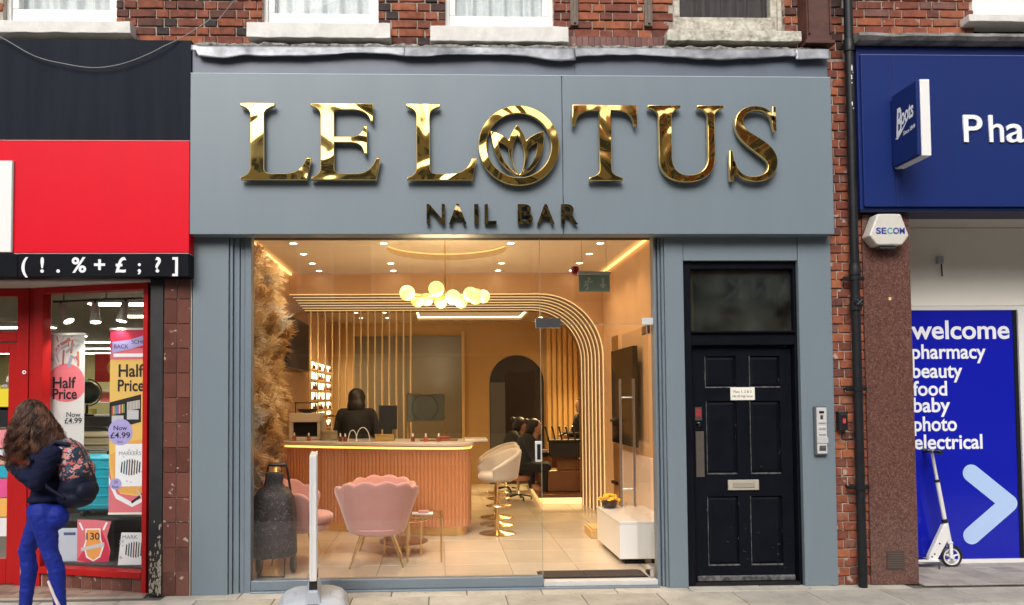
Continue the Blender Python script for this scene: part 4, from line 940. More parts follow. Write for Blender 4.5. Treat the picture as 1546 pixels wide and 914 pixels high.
# D: pale pack left, marker pad right, dark carton
t = thing('paper_pack', 'pale blue grey paper pack propped low in the window by the 130 card', 'box', (pxp(100), .45, .2)); b = bm_new(); box(b, pxp(80), pxp(113), .45, .50, .20, .485, .004); obj('pack', b, mat('pack_pale', (.50,.55,.66), .5), t); rect('label_bar', pxp(92), pxp(110), .43, .455, mat('pack_navy', (.06,.09,.2), .5), t, .4485)
t = thing('marker_pad', 'white marker pen pack leaning at the corner of the red window frame', 'box', (pxp(205), .30, .2)); xm = pxp(190)
shape('pad', [(xm-.02,.19),(-2.478,.19),(-2.478,.47),(xm+.01,.475)], 'ink_white', t, .28, .01); text('pad_text', 'MARK', xm+.02, .2785, .42, .035, MATS['ink_grey'], t, depth=.0003); markers(t, xm+.125, .33, .11, .2785)
for i in range(10): disc('doodle', xm+.0+rnd.random()*.03, .22+rnd.random()*.2, .008, pgr, t, .2788, n=8)
t = thing('dark_carton', 'black carton between the 130 card and the marker pack', 'box', (pxp(177), .6, .2)); b = bm_new(); box(b, -2.93, -2.66, .62, .82, .2, .60, .004); obj('carton', b, mat('carton_black', (.018,.014,.015), .6), t); b = bm_new(); box(b, -2.93, -2.66, .615, .62, .42, .43); obj('tape', b, 'cloth_dark', t)
# suitcases
def suitcase(label, x0, x1, y0, y1, z0, z1, m):
    t = thing('suitcase', label, 'suitcase', ((x0+x1)/2, y0, z0))
    b = bm_new(); box(b, x0, x1, y0, y1, z0+.05, z1, .035, 3); sh = obj('shell', b, m, t, smooth='auto')
    for k in range(6):
        z = z0+.09+(z1-z0-.14)*k/5; b = bm_new(); box(b, x0+.03, x1-.03, y0-.006, y0+.004, z, z+.02, .004); obj('rib', b, m, sh)
    b = bm_new(); tube(b, [(x0+.08,y0+.05,z1),(x0+.08,y0+.05,z1+.03),(x0+.10,y0+.05,z1+.04),(x1-.10,y0+.05,z1+.04),(x1-.08,y0+.05,z1+.03),(x1-.08,y0+.05,z1)], .011, 8); obj('handle', b, 'plastic_black', t)
    for x in (x0+.05, x1-.05):
        for y in (y0+.05, y1-.05):
            b = bm_new(); lathe(b, [(.012,-.016),(.028,-.012),(.028,.012),(.012,.016)], (x, y, z0+.028), 14, 'X'); box(b, x-.02, x+.02, y-.02, y+.02, z0+.045, z0+.07); obj('wheel', b, 'plastic_black', t)
    return t
suitcase('teal hard shell suitcase standing beside the yellow banner', pxp(110)-.02, pxp(165)+.01, .47, .68, .585, 1.13, 'teal')
suitcase('champagne coloured suitcase raised behind the teal one', -3.47, -3.07, .95, 1.2, .80, 1.31, 'khaki')
b = bm_new(); box(b, -3.35, -2.42, .46, .72, .555, .583); tag(obj('display_shelf', b, mat('display_shelf', (.03,.04,.035), .5)), 'dark display shelf carrying the teal suitcase in the window', 'shelf')
b = bm_new(); box(b, -3.6, -2.9, .9, 1.3, .2, .80); tag(obj('display_plinth', b, mat('display_plinth', (.05,.04,.035), .6), bevel=.01), 'dark plinth carrying the champagne suitcase', 'plinth')
t = thing('desk_globe', 'blue desk globe on a stand above the champagne suitcase', 'globe', (-3.57, 1.5, 1.45))
b = bm_new(); ball(b, (-3.57,1.5,1.69), .115, 24, 16); obj('ball', b, mat('globe_sea', (.02,.07,.11), .3, 0, .9, 7, (.16,.13,.06)), t, smooth=True)
b = bm_new(); tube(b, [(-3.57+.135*math.cos(a),1.5,1.69+.135*math.sin(a)) for a in (-PI*.55+PI*1.05*k/14 for k in range(15))], .008, 6); obj('arc', b, mat('brass_arc', (.35,.25,.1), .3, 1), t)
b = bm_new(); lathe(b, [(.07,0),(.07,.015),(.015,.03),(.012,.12)], (-3.58,1.5,1.45), 18); obj('foot', b, 'plastic_black', t, smooth='auto')
b = bm_new(); box(b, -4.0, -3.0, 1.32, 1.8, .0, 1.45); tag(obj('stock_unit', b, mat('stock_unit', (.07,.06,.05), .6), bevel=.01), 'dark stock unit carrying the desk globe', 'cabinet')
# back-of-shop shelving
sh = thing('stock_shelving', 'long shelving of goods at the far end of the stationery shop', 'shelving', (-8, 12.8, 0))
for k in range(6):
    b = bm_new(); box(b, -11.5, -4.5, 12.6, 13.1, .35+k*.3, .37+k*.3); obj('shelf', b, 'white', sh)
for k in range(130):
    x = -11.4+rnd.random()*6.6; z = .37+rnd.randrange(6)*.3; b = bm_new(); box(b, x, x+rnd.uniform(.1,.3), 12.7, 12.95, z, z+rnd.uniform(.12,.25)); obj('goods', b, mat('goods_%d' % (k % 7), [(.5,.1,.1),(.1,.2,.5),(.6,.5,.1),(.1,.4,.2),(.6,.6,.6),(.1,.1,.1),(.5,.3,.4)][k % 7], .5), sh)

# ================================================================== pharmacy (blue)
ph = thing('pharmacy_shopfront', 'blue pharmacy shopfront with granite pillar and recessed window', 'shopfront', (5, 0, 0))
b = bm_new(); box(b, 3.60, 8.5, -.075, .0, 3.18, 4.60); obj('fascia_box', b, 'blue', ph, bevel=.004)
b = bm_new(); box(b, 3.622, 3.898, -.10, -.076, 3.205, 4.512); box(b, 3.8995, 8.5, -.10, -.076, 3.205, 4.512); obj('fascia_panel', b, 'blue', ph, bevel=.003)
b = bm_new(); box(b, 3.622, 8.5, -.101, -.076, 4.5125, 4.5155); obj('panel_edge', b, mat('pale_blue_edge', (.2,.27,.5), .3), ph)
b = bm_new(); box(b, 3.60, 8.5, -.07, .2, 3.168, 3.179); obj('soffit_trim', b, mat('navy_soffit', (.006,.01,.04), .5), ph)
b = bm_new(); gl = []
for i in range(200):
    x = 3.57+i*.025; f = .012*noise.noise(Vector((x*3,1,0))); h = .010*noise.noise(Vector((x*4,7,0)))
    gl.append([b.verts.new(p) for p in ((x,-.05,4.603),(x,-.16+f,4.612),(x,-.185+f,4.64+h),(x,-.165+f,4.675+h),(x,-.06,4.70+h*1.5),(x,.10,4.725+h))])
for A_, B_ in zip(gl, gl[1:]):
    for j in range(5): b.faces.new((A_[j], B_[j], B_[j+1], A_[j+1]))
b.faces.new(gl[0]); obj('canopy_lead', b, mat('old_lead_roof', (.27,.26,.25), .6, .2, .95, 7, (.05,.05,.05), bump=.9, bs=22, bdist=.015), ph)
for ch, x, w in (('P',4.492,.165),('h',4.715,.128),('a',4.865,.160),('r',5.065,.09),('m',5.18,.24),('a',5.46,.16),('c',5.66,.15),('y',5.84,.16)):
    me = text_mesh(ch, .245, .006, bold=.008, width=w); me.transform(UPRIGHT); me.transform(Matrix.Translation((x, -.108, 3.760))); obj('letter', me, 'ink_white', ph)
# projecting sign
ps = thing('projecting_sign', 'square blue projecting sign with white edge above the granite pillar', 'sign', (3.92, -.3, 3.52))
b = bm_new(); box(b, 3.892, 3.97, -.465, -.102, 3.525, 4.148, .003); obj('light_box', b, 'white', ps)
b = bm_new(); box(b, 3.862, 3.891, -.463, -.125, 3.53, 4.143, .006); obj('face', b, 'blue', ps)
b = bm_new(); box(b, 3.87, 3.96, -.124, -.101, 3.56, 4.1); obj('bracket', b, 'blue', ps)
SIDE = Matrix(((0,0,-1,0),(-1,0,0,0),(0,1,0,0),(0,0,0,1)))
def side_text(name, s, y, z, h, w, shear=0, bold=0, rot=0):
    me = text_mesh(s, h, .0005, bold=bold, width=w, shear=shear); me.transform(Matrix.Rotation(rot, 4, 'Z')); me.transform(SIDE); me.transform(Matrix.Translation((3.8608, y, z))); obj(name, me, 'ink_white', ps)
side_text('script_letter', 'B', -.185, 3.775, .235, .085, .35, .02, .06); side_text('script_letter', 'oots', -.258, 3.85, .14, .17, .35, .02, .12)
side_text('small_print', 'Since', -.278, 3.752, .036, .08, .2, .004, .06); side_text('small_print', '1849', -.368, 3.76, .036, .068, .2, .004, .06)
b = bm_new(); prism(b, [(-.12+(u+.30)*.81, 3.53+(w-3.44)*1.07) for u, w in ((-.36,3.655),(-.40,3.64),(-.50,3.70),(-.66,3.82),(-.52,3.73),(-.41,3.665))], 3.860, 3.8615, 'YZ'); obj('script_swash', b, 'ink_white', ps)
# granite pillar and recess
b = bm_new(); box(b, 3.652, 4.065, 0, .78, 0, 1.468); box(b, 3.652, 4.065, 0.001, .78, 1.47, 3.16); pl = obj('pillar', b, 'granite', ph, bevel=.003)
b = bm_new(); box(b, 3.787, 3.937, -.006, .02, .125, .285); vt = obj('air_vent', b, mat('dirty_vent', (.07,.05,.042), .8, 0, .5, 14), pl)
b = bm_new()
for k in range(7): box(b, 3.797, 3.927, -.009, -.0061, .145+k*.019, .153+k*.019)
obj('vent_slat', b, mat('vent_slat', (.10,.075,.065), .7), vt)
b = bm_new(); box(b, 3.868, 3.888, -.004, .0, 2.42, 2.445); obj('yellow_sticker', b, mat('yellow_sticker', (.75,.7,.3), .5), pl)
b = bm_new(); box(b, 4.066, 8.5, .75, .85, 2.46, 3.21); obj('transom_panel', b, 'cream', ph)
b = bm_new(); box(b, 4.066, 8.5, .05, .86, 3.215, 3.25); obj('recess_soffit', b, mat('soffit_cream', (.6,.57,.5), .6), ph)
b = bm_new(); box(b, 4.066, 8.5, .735, .85, 2.415, 2.455); box(b, 5.565, 5.655, .72, .85, .0, 2.414); box(b, 4.066, 5.564, .72, .85, .0, .045); box(b, 5.656, 8.5, .72, .85, .0, .045); obj('window_frame', b, 'white_sat', ph, bevel=.003)
b = bm_new(); box(b, 4.066, 5.564, .745, .755, .046, 2.414); pane = obj('vinyl_pane', b, 'blue_win', ph)
b = bm_new(); box(b, 5.656, 8.5, .745, .755, .046, 2.414); obj('window_pane', b, 'tv', ph)
b = bm_new(); box(b, 5.525, 5.563, .738, .744, .046, 2.414); obj('gasket', b, 'black', ph)
for s, z, h, w in (('welcome',2.142,.182,.965),('pharmacy',1.952,.142,.725),('beauty',1.770,.142,.49),('food',1.600,.142,.335),('baby',1.442,.142,.36),('photo',1.262,.142,.42),('electrical',1.09,.142,.665)):
    text('window_word', s, 4.528, .7435, z, h, 'ink_white', pane, depth=.0004, bold=.02, width=w)
def cap2d(p, q, r):
    a = math.atan2(q[1]-p[1], q[0]-p[0]); n = 12
    return [(q[0]+r*math.cos(a-PI/2+PI*k/n), q[1]+r*math.sin(a-PI/2+PI*k/n)) for k in range(n+1)]+[(p[0]+r*math.cos(a+PI/2+PI*k/n), p[1]+r*math.sin(a+PI/2+PI*k/n)) for k in range(n+1)]
b = bm_new(); prism(b, cap2d((5.075,.855),(5.43,.565),.083), .7425, .7445); prism(b, cap2d((5.06,.265),(5.43,.565),.083), .7415, .7446); obj('chevron', b, 'pale_blue', pane)
b = bm_new(); box(b, 4.066, 8.5, -.02, .72, -.01, .003); rf = obj('recess_floor', b, 'slab_joint', ph)
q = bm_new(); box(q, -.098, .098, -.098, .098, -.01, .004, .002); qm = bpy.data.meshes.new('tile'); q.to_mesh(qm); q.free(); qm.materials.append(M['recess_tile'])
for i in range(12):
    for j in range(4): link_piece('tile', qm, (4.17+.2*i, .07+.2*j-.03, .007), rf)
bx_ = thing('cctv_box', 'small grey junction box with a stub cable on the cream panel', 'box', (4.66, .74, 2.9)); b = bm_new(); box(b, 4.79, 4.85, .71, .749, 2.86, 2.93, .006); obj('housing', b, 'plastic_grey', bx_); b = bm_new(); tube(b, [(4.835,.73,2.86),(4.84,.73,2.74)], .006, 6); obj('stub', b, 'plastic_black', bx_)
sb = thing('alarm_box', 'white trapezoid alarm box at the top of the granite pillar', 'alarm', (3.81, -.05, 2.86))
X = lambda px: 3.646+(px-1310)*.0056
Zz = lambda py: 3.142-(py-323)*.00565
b = bm_new(); prism(b, [(X(1322),Zz(324)),(X(1358),Zz(324)),(X(1370),Zz(357)),(X(1359),Zz(371)),(X(1321),Zz(371)),(X(1309),Zz(357))], -.13, -.002); obj('cover', b, mat('alarm_white', (.62,.60,.55), .45, 0, .4, 9, (.5,.48,.42)), sb, bevel=.012)
text('lettering', 'SE', X(1319), -.1325, Zz(354), .052, mat('alarm_blue', (.03,.05,.30), .4), sb, depth=.0006, bold=.022, width=.088); text('lettering', 'C', X(1336), -.1325, Zz(354), .052, mat('alarm_teal', (.05,.35,.38), .4), sb, depth=.0006, bold=.022, width=.045); text('lettering', 'OM', X(1345), -.1325, Zz(354), .052, MATS['alarm_blue'], sb, depth=.0006, bold=.022, width=.10)
b = bm_new(); box(b, X(1328), X(1352), -.10, -.03, Zz(375), Zz(371)); obj('strobe', b, mat('strobe', (.1,.1,.12), .2), sb)
# ================================================================== nail bar interior
XL, XR, ZC, YA, YT, YK = -1.93, 2.17, 3.25, 3.55, 4.60, 7.3      # walls, ceiling, arch front, tunnel end, back wall
ZF = .06
nb = thing('nail_bar_room', 'blush nail bar interior with arched passage to the back room', 'room', (0, 3, 0))
b = bm_new(); box(b, XL, 3.1, .145, YK, -.02, ZF-.006); fl = obj('floor', b, 'floor_joint', nb)
q = bm_new(); box(q, -.297, .297, -.297, .297, -.01, 0, .0015); fm = bpy.data.meshes.new('tile'); q.to_mesh(fm); q.free(); fm.materials.append(M['floor_tile'])
q = bm_new(); box(q, -.297, .297, -.147, .147, -.01, 0, .0015); fm2 = bpy.data.meshes.new('tile'); q.to_mesh(fm2); q.free(); fm2.materials.append(M['floor_tile'])
for i in range(-4, 6):
    for j in range(12):
        x, y = .35+.6*i, .15+.3+.6*j
        if x-.3 < XL-.35 or x+.3 > 3.4 or y > YK: continue
        link_piece('tile', fm, (x, y, ZF), fl)
b = bm_new(); box(b, XL-.05, XL, .145, YK, 0, ZC); obj('wall', b, 'pinkwall', nb)
b = bm_new(); box(b, XR, XR+.05, .145, YT, 0, ZC); obj('wall', b, 'pinkwall', nb)
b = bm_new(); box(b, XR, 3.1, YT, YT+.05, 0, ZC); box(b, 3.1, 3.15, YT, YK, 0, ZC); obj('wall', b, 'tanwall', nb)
# front ceiling with round recess
cxr, cyr, rr = .1, 2.0, .66
b = bm_new(); N = 48
outer = []; inner = [b.verts.new((cxr+rr*math.cos(2*PI*k/N), cyr+rr*math.sin(2*PI*k/N), ZC)) for k in range(N)]
def edgept(a):
    c, s = math.cos(a), math.sin(a); t = min([((XR-cxr)/c if c > 0 else (XL-cxr)/c) if abs(c) > 1e-6 else 99, ((YA-cyr)/s if s > 0 else (.145-cyr)/s) if abs(s) > 1e-6 else 99]); return (cxr+c*t, cyr+s*t, ZC)
outer = [b.verts.new(edgept(2*PI*k/N)) for k in range(N)]
for k in range(N): b.faces.new((inner[k], inner[(k+1)%N], outer[(k+1)%N], outer[k]))
up_ = [b.verts.new((cxr+(rr+.09)*math.cos(2*PI*k/N), cyr+(rr+.09)*math.sin(2*PI*k/N), ZC+.10)) for k in range(N)]
for k in range(N): b.faces.new((inner[k], inner[(k+1)%N], up_[(k+1)%N], up_[k]))
b.faces.new(up_)
for (x, y) in ((XR,YA),(XL,YA),(XL,.145),(XR,.145)):      # corner gaps of the fan
    ks = min(range(N), key=lambda k: (outer[k].co.x-x)**2+(outer[k].co.y-y)**2)
box(b, XL, XR, .145, YA, ZC+.12, ZC+.16); obj('ceiling', b, 'ceil', nb)
b = bm_new(); 
for (x, y) in ((XR,YA),(XL,YA),(XL,.145),(XR,.145)):
    a = math.atan2(y-cyr, x-cxr) % (2*PI); k = int(a/(2*PI/N)); p0, p1 = edgept(2*PI*k/N), edgept(2*PI*(k+1)/N)
    vs = [b.verts.new(p) for p in (p0, (x, y, ZC), p1)]; b.faces.new(vs)
obj('ceiling_corner', b, 'ceil', nb)
b = bm_new(); tube(b, [(cxr+(rr+.045)*math.cos(2*PI*k/64), cyr+(rr+.045)*math.sin(2*PI*k/64), ZC+.085) for k in range(64)], .008, 6, close=True); obj('recess_led', b, mat('recess_led', (1,.7,.3), .5, emit=.6, ecol=(1,.62,.25)), nb)
# bulkhead with arched right shoulder, and tunnel
acx, acz, ar = 1.34, 2.14, .83
prof = [(XL, acz+ar)] + [(acx+ar*math.sin(PI/2*k/14), acz+ar*math.cos(PI/2*k/14)) for k in range(15)] + [(acx+ar, ZF)]
b = bm_new(); prism(b, [(XL, ZC-.002)]+prof[:-1]+[(XR-.001, acz), (XR-.001, ZC-.002)], YA, YA+.04); obj('bulkhead', b, 'pinkwall', nb)
NR = 7; DYR = (YT-YA-.02)/6
def arch_line(r): return [(XL, acz+r)]+[(acx+r*math.sin(PI/2*j/16), acz+r*math.cos(PI/2*j/16)) for j in range(17)]+[(acx+r, ZF)]
b = bm_new()
for k in range(NR):
    r0 = ar-.015*k-.0005; y0_ = YA+.001+k*DYR; A = [b.verts.new((x, y0_, z)) for x, z in arch_line(r0)]; B = [b.verts.new((x, y0_+DYR, z)) for x, z in arch_line(r0)]
    C_ = [b.verts.new((x, y0_+DYR, z)) for x, z in arch_line(r0-.015)]
    for j in range(len(A)-1): b.faces.new((A[j], B[j], B[j+1], A[j+1])); b.faces.new((B[j], C_[j], C_[j+1], B[j+1]))
obj('passage_vault', b, mat('passage_lining', (.30,.165,.08), .35, 0, .2, 3), nb, smooth='auto')
for k in range(NR):
    y = YA-.004+k*DYR; r0 = ar-.015*k; b = bm_new()
    ring_ = [[b.verts.new((x, y+d, z)) for x, z in arch_line(r0+r_)] for r_, d in ((.003,0),(-.009,0),(-.009,.014),(.003,.014))]
    for i in range(4):
        P0, P1 = ring_[i], ring_[(i+1)%4]
        for j in range(len(P0)-1): b.faces.new((P0[j], P0[j+1], P1[j+1], P1[j]))
    obj('gold_rib', b, 'rib', nb)
b = bm_new(); box(b, XR-.035, XR-.012, .2, YA-.02, ZC-.035, ZC-.015); obj('cove_led', b, 'cove_led', nb)
b = bm_new(); box(b, XL+.012, XL+.035, .2, YA-.02, ZC-.035, ZC-.015); obj('cove_led', b, 'cove_led', nb)
# back room shell
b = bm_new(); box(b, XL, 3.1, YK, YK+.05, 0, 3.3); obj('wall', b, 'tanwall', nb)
b = bm_new(); c0, c1, c2, c3 = -.35, 1.45, 5.15, 6.9; Z2 = 2.97
for r_ in ((XL,c0,YT,YK),(c1,3.1,YT,YK),(c0,c1,YT,c2),(c0,c1,c3,YK)): box(b, r_[0], r_[1], r_[2], r_[3], Z2, Z2+.03)
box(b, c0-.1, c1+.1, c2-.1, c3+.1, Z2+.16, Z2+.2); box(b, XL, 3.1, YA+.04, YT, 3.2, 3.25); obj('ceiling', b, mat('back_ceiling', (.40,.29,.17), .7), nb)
b = bm_new(); box(b, c0, c1, c3-.03, c3, Z2+.04, Z2+.06); box(b, c0, c1, c2, c2+.03, Z2+.04, Z2+.06); box(b, c0, c0+.03, c2+.03, c3-.03, Z2+.04, Z2+.06); box(b, c1-.03, c1, c2+.03, c3-.03, Z2+.04, Z2+.06); obj('coffer_led', b, 'coffer_lit', nb)
b = bm_new(); pts = [(.92,ZF),(1.90,ZF),(1.90,1.88)]+[(1.41+.49*math.cos(a), 1.88+.49*math.sin(a)) for a in (PI*k/16 for k in range(1,16))]+[(.92,1.88)]; prism(b, pts, YK-.012, YK-.002); dw = obj('arched_doorway', b, mat('dark_arch', (.035,.032,.034), .25, 0, .3, 2), nb)
b = bm_new(); box(b, 1.22, 1.72, YK-.03, YK-.013, ZF, 2.05); obj('inner_door', b, mat('inner_door', (.022,.014,.012), .3), dw)
b = bm_new(); box(b, .93, 1.20, YK-.02, YK-.013, ZF, 1.88); obj('glazed_side', b, mat('grey_side', (.10,.10,.10), .3), dw)
b = bm_new(); box(b, -1.5, .42, YK-.03, YK-.002, ZF, 2.72); obj('grey_brown_panel', b, mat('grey_brown_panel', (.17,.145,.10), .25, 0, .3, 1.2, (.12,.10,.07)), nb)  # panel added to make the back wall's left half grey-brown
b = bm_new(); box(b, .42, .47, YK-.05, YK-.002, ZF, 2.80); obj('panel_post', b, 'oakslat', nb)
# slatted wall to the rear, washed from above
t = thing('slatted_wall', 'warm lit wall of vertical tan slats beside the arched doorway', 'wall panel', (2.4, YK-.1, 0))
b = bm_new(); box(b, 1.93, 3.09, YK-.06, YK-.015, ZF, 2.92); obj('backing', b, mat('slat_back', (.45,.27,.10), .6), t)
for k in range(12):
    b = bm_new(); x = 1.95+k*.096; box(b, x, x+.066, YK-.105, YK-.061, ZF, 2.90, .004); obj('slat', b, 'oakslat', t)
for k in range(3): lamp('wash_light', 'SPOT', (2.05+k*.28, YK-.6, 2.92), 190, (1,.72,.30), t, .04, rot=(R(-22),0,0), spot=R(95))
# vertical slats of the left wall (thin battens)
t = thing('batten_wall', 'tan battened wall panel behind the television', 'wall panel', (XL, 3.5, 0))
for k in range(34):
    b = bm_new(); y = 2.75+k*.062; box(b, XL+.001, XL+.018, y, y+.04, ZF, 2.95); obj('batten', b, mat('blush_batten', (.46,.27,.15), .5, 0, .2, 6), t)
# television on the left wall
t = thing('television', 'wide black television on the battened wall above the reception desk', 'television', (XL, 3.9, 2.0))
b = bm_new(); box(b, XL+.05, XL+.10, 3.05, 4.45, 1.99, 2.66, .006); obj('casing', b, 'plastic_black', t)
b = bm_new(); box(b, XL+.1005, XL+.102, 3.07, 4.43, 2.01, 2.64); obj('screen', b, mat('tv_screen', (.028,.024,.032), .4, spec=.12), t)
b = bm_new(); box(b, XL+.018, XL+.05, 3.5, 4.0, 2.2, 2.45); obj('mount', b, 'plastic_black', t)
t = thing('wall_screen', 'glossy black upright screen on the blush wall over the white console', 'screen', (XR, 2.1, 1.08))
b = bm_new(); box(b, 2.06, 2.115, 1.62, 2.62, 1.07, 2.15, .004); obj('panel', b, 'tv', t)
b = bm_new(); box(b, 2.115, XR, 1.9, 2.4, 1.3, 1.9); obj('mount', b, 'plastic_black', t)
# blush wall panel under the screen, gilt niche beside it
b = bm_new(); box(b, XR-.02, XR-.001, .3, 2.55, .12, .98, .003); tag(obj('wall_panel', b, 'blush_pale'), 'pale blush wainscot panel behind the white console', 'wall panel')
t = thing('gilt_niche', 'tall narrow gilt niche in the blush wall beside the arch', 'niche', (XR, 2.85, 0)); b = bm_new(); box(b, XR-.012, XR-.001, 2.72, 3.0, .1, 2.35); obj('lining', b, mat('niche_gilt', (.35,.18,.06), .3, .5), t); b = bm_new(); box(b, XR-.05, XR-.013, 2.74, 2.98, .55, .58); box(b, XR-.05, XR-.013, 2.74, 2.98, 1.3, 1.33); obj('shelf', b, 'black', t)
# brass rods behind the desk
for k in range(15):
    x = -1.84+k*.103; b = bm_new(); tube(b, [(x,YT+.06,ZF),(x,YT+.06,2.96)], .0125, 8)
    tag(obj('brass_rod', b, 'rod', smooth='auto'), 'slim vertical brass rod of the screen behind the reception desk', 'rod', 'brass rods of the screen')
# lit polish display on the left wall
t = thing('polish_display', 'backlit polish display of small lit cells on the wall beyond the television', 'display', (XL, 6, 1.2))
b = bm_new(); box(b, XL+.001, XL+.02, 4.95, 7.2, 1.05, 2.25); obj('back', b, 'oakslat', t)
bott = None
for c in range(4):
    for r_ in range(7):
        y, z = 5.02+c*.56, 1.13+r_*.155
        b = bm_new(); box(b, XL+.021, XL+.025, y, y+.40, z+.012, z+.11); obj('cell_light', b, 'shelf_led', t)
        b = bm_new(); box(b, XL+.021, XL+.09, y-.02, y+.44, z-.008, z+.0); obj('shelf', b, 'oakslat', t)
        for s in range(3):
            if rnd.random() < .35: continue
            yy = y+.07+s*.13
            if bott is None:
                bott = thing('polish_bottle', 'small dark polish bottle standing in the backlit display', 'bottle', (XL+.06, yy, z), 'polish bottles in the backlit display')
                bb = bm_new(); lathe(bb, [(.022,.001),(.024,.01),(.022,.05),(.008,.055)], (XL+.06,yy,z), 8); obj('body', bb, mat('polish', (.16,.04,.03), .15, rand=.6), bott, smooth='auto')
                bb = bm_new(); lathe(bb, [(.009,.055),(.008,.09)], (XL+.06,yy,z), 8); obj('cap', bb, 'plastic_black', bott)
            else: copy_thing(bott, (XL+.06, yy, z))
# ---- reception desk
dk = thing('reception_desk', 'curved blush fluted reception desk with glowing counter edge', 'desk', (-.8, 2.6, ZF))
plan = [(-1.91,2.98)] + bez((-1.91,2.98),(-1.3,2.62),(-.75,2.42),(-.25,2.28),14) + bez((-.25,2.28),(.02,2.20),(.20,2.16),(.30,2.26),8) + bez((.30,2.26),(.37,2.34),(.36,2.45),(.36,2.9),6)
def resample(P, step):
    out = [Vector(P[0])]; acc = 0
    for a, c in zip(P, P[1:]):
        a, c = Vector(a), Vector(c); L = (c-a).length; d = (c-a)/L if L else a*0; s = step-acc
        while s <= L: out.append(a+d*s); s += step
        acc = (acc+L) % step
    return out
pl_ = resample(plan, .0075); b = bm_new(); rows = []
for i, p in enumerate(pl_):
    d = (pl_[min(i+1,len(pl_)-1)]-pl_[max(i-1,0)]).normalized(); nn = Vector((d.y, -d.x)); ph_ = (i % 6)/6; off = .016*math.sin(PI*ph_)
    pt = p+nn*off; rows.append((b.verts.new((pt.x,pt.y,ZF+.10)), b.verts.new((pt.x,pt.y,1.02))))
for A_, B_ in zip(rows, rows[1:]): b.faces.new((A_[0], B_[0], B_[1], A_[1]))
obj('fluted_front', b, 'flute', dk)
def offset(P, o_):
    out = []
    for i, p in enumerate(P):
        d = (Vector(P[min(i+1,len(P)-1)])-Vector(P[max(i-1,0)])).normalized(); out.append((p[0]+d.y*o_, p[1]-d.x*o_))
    return out
b = bm_new(); prism(b, offset(plan, -.03)+[(-1.91,3.3)], ZF, ZF+.099, 'XY'); obj('plinth', b, 'gold', dk)
b = bm_new(); top = offset(plan, .06); top = [(max(-1.92,x), y) for x, y in top]; prism(b, [(x, y) for x, y in top]+[(.42,3.05),(-1.92,3.45)], 1.065, 1.105, 'XY'); obj('counter_top', b, 'marble', dk, bevel=.006)
b = bm_new(); prism(b, [(.30,2.35),(.42,2.27),(.56,2.30),(.56,2.75),(.30,2.75)], 1.108, 1.135, 'XY'); obj('end_shelf', b, 'marble', dk, bevel=.004)
b = bm_new(); strip = offset(plan, .022); s2 = offset(plan, .034); V0 = [b.verts.new((x,y,1.03)) for x, y in strip]; V1 = [b.verts.new((x,y,1.055)) for x, y in s2]
for k in range(len(V0)-1): b.faces.new((V0[k], V0[k+1], V1[k+1], V1[k]))
obj('led_strip', b, 'warm_led', dk)
b = bm_new(); prism(b, offset(plan, .0)+[(-1.91,3.3)], 1.022, 1.03, 'XY'); obj('carcass', b, 'flute', dk)
# things on the desk
CT = 1.1055
t = thing('coffee_machine', 'boxy pale coffee machine with dark front at the wall end of the desk', 'machine', (-1.62, 3.05, CT))
b = bm_new(); box(b, -1.82, -1.44, 2.98, 3.3, CT, CT+.04, .006); box(b, -1.82, -1.78, 2.98, 3.3, CT+.04, CT+.22); box(b, -1.48, -1.44, 2.98, 3.3, CT+.04, CT+.22); box(b, -1.82, -1.44, 2.97, 3.3, CT+.22, CT+.33, .006); obj('body', b, mat('pale_casing', (.50,.42,.34), .35), t)
b = bm_new(); box(b, -1.78, -1.48, 3.05, 3.29, CT+.04, CT+.22); obj('bay', b, 'black', t)
b = bm_new(); lathe(b, [(.04,0),(.11,.02),(.13,.05),(.12,.052)], (-1.62,3.12,CT+.33), 18); box(b, -1.76, -1.50, 3.0, 3.24, CT+.45, CT+.462); tube(b, [(-1.75,3.02,CT+.33),(-1.75,3.02,CT+.45)], .006, 6); tube(b, [(-1.51,3.02,CT+.33),(-1.51,3.02,CT+.45)], .006, 6); obj('cup_rack', b, 'plastic_black', t)
t = thing('glass_jar', 'lidded clear glass jar on the desk beside the coffee machine', 'jar', (-1.33, 2.95, CT)); b = bm_new(); lathe(b, [(.10,0),(.11,.02),(.11,.22),(.07,.26),(.07,.28)], (-1.33,2.95,CT), 22); obj('body', b, 'glass_clear', t, smooth='auto'); b = bm_new(); lathe(b, [(.095,.01),(.10,.02),(.10,.11),(.09,.115)], (-1.33,2.95,CT), 20); obj('contents', b, mat('tea', (.25,.2,.12), .4), t); b = bm_new(); lathe(b, [(.078,.28),(.078,.31),(.02,.315)], (-1.33,2.95,CT), 20); obj('lid', b, 'gold', t)
t = thing('till_display', 'black till display standing on the desk', 'display', (-.61, 2.85, CT)); b = bm_new(); box(b, -.72, -.50, 2.83, 2.86, CT+.13, CT+.42, .004); obj('screen', b, 'plastic_black', t); b = bm_new(); box(b, -.67, -.56, 2.84, 2.87, CT, CT+.13); box(b, -.70, -.53, 2.80, 2.92, CT, CT+.012); obj('stand', b, 'plastic_black', t)
t = thing('gilt_box', 'small gilt patterned box under the till display', 'box', (-.64, 2.62, CT)); b = bm_new(); box(b, -.75, -.53, 2.60, 2.70, CT, CT+.075, .008); obj('body', b, mat('gilt_box', (.62,.42,.16), .35, .6, .6, 60, (.35,.22,.08)), t); b = bm_new(); box(b, -.755, -.525, 2.595, 2.705, CT+.0755, CT+.083, .003); obj('lid', b, 'gold', t)
t = thing('wire_hoops', 'pair of thin white wire loops on the counter beside the gilt box', 'ornament', (-.95, 2.7, CT))
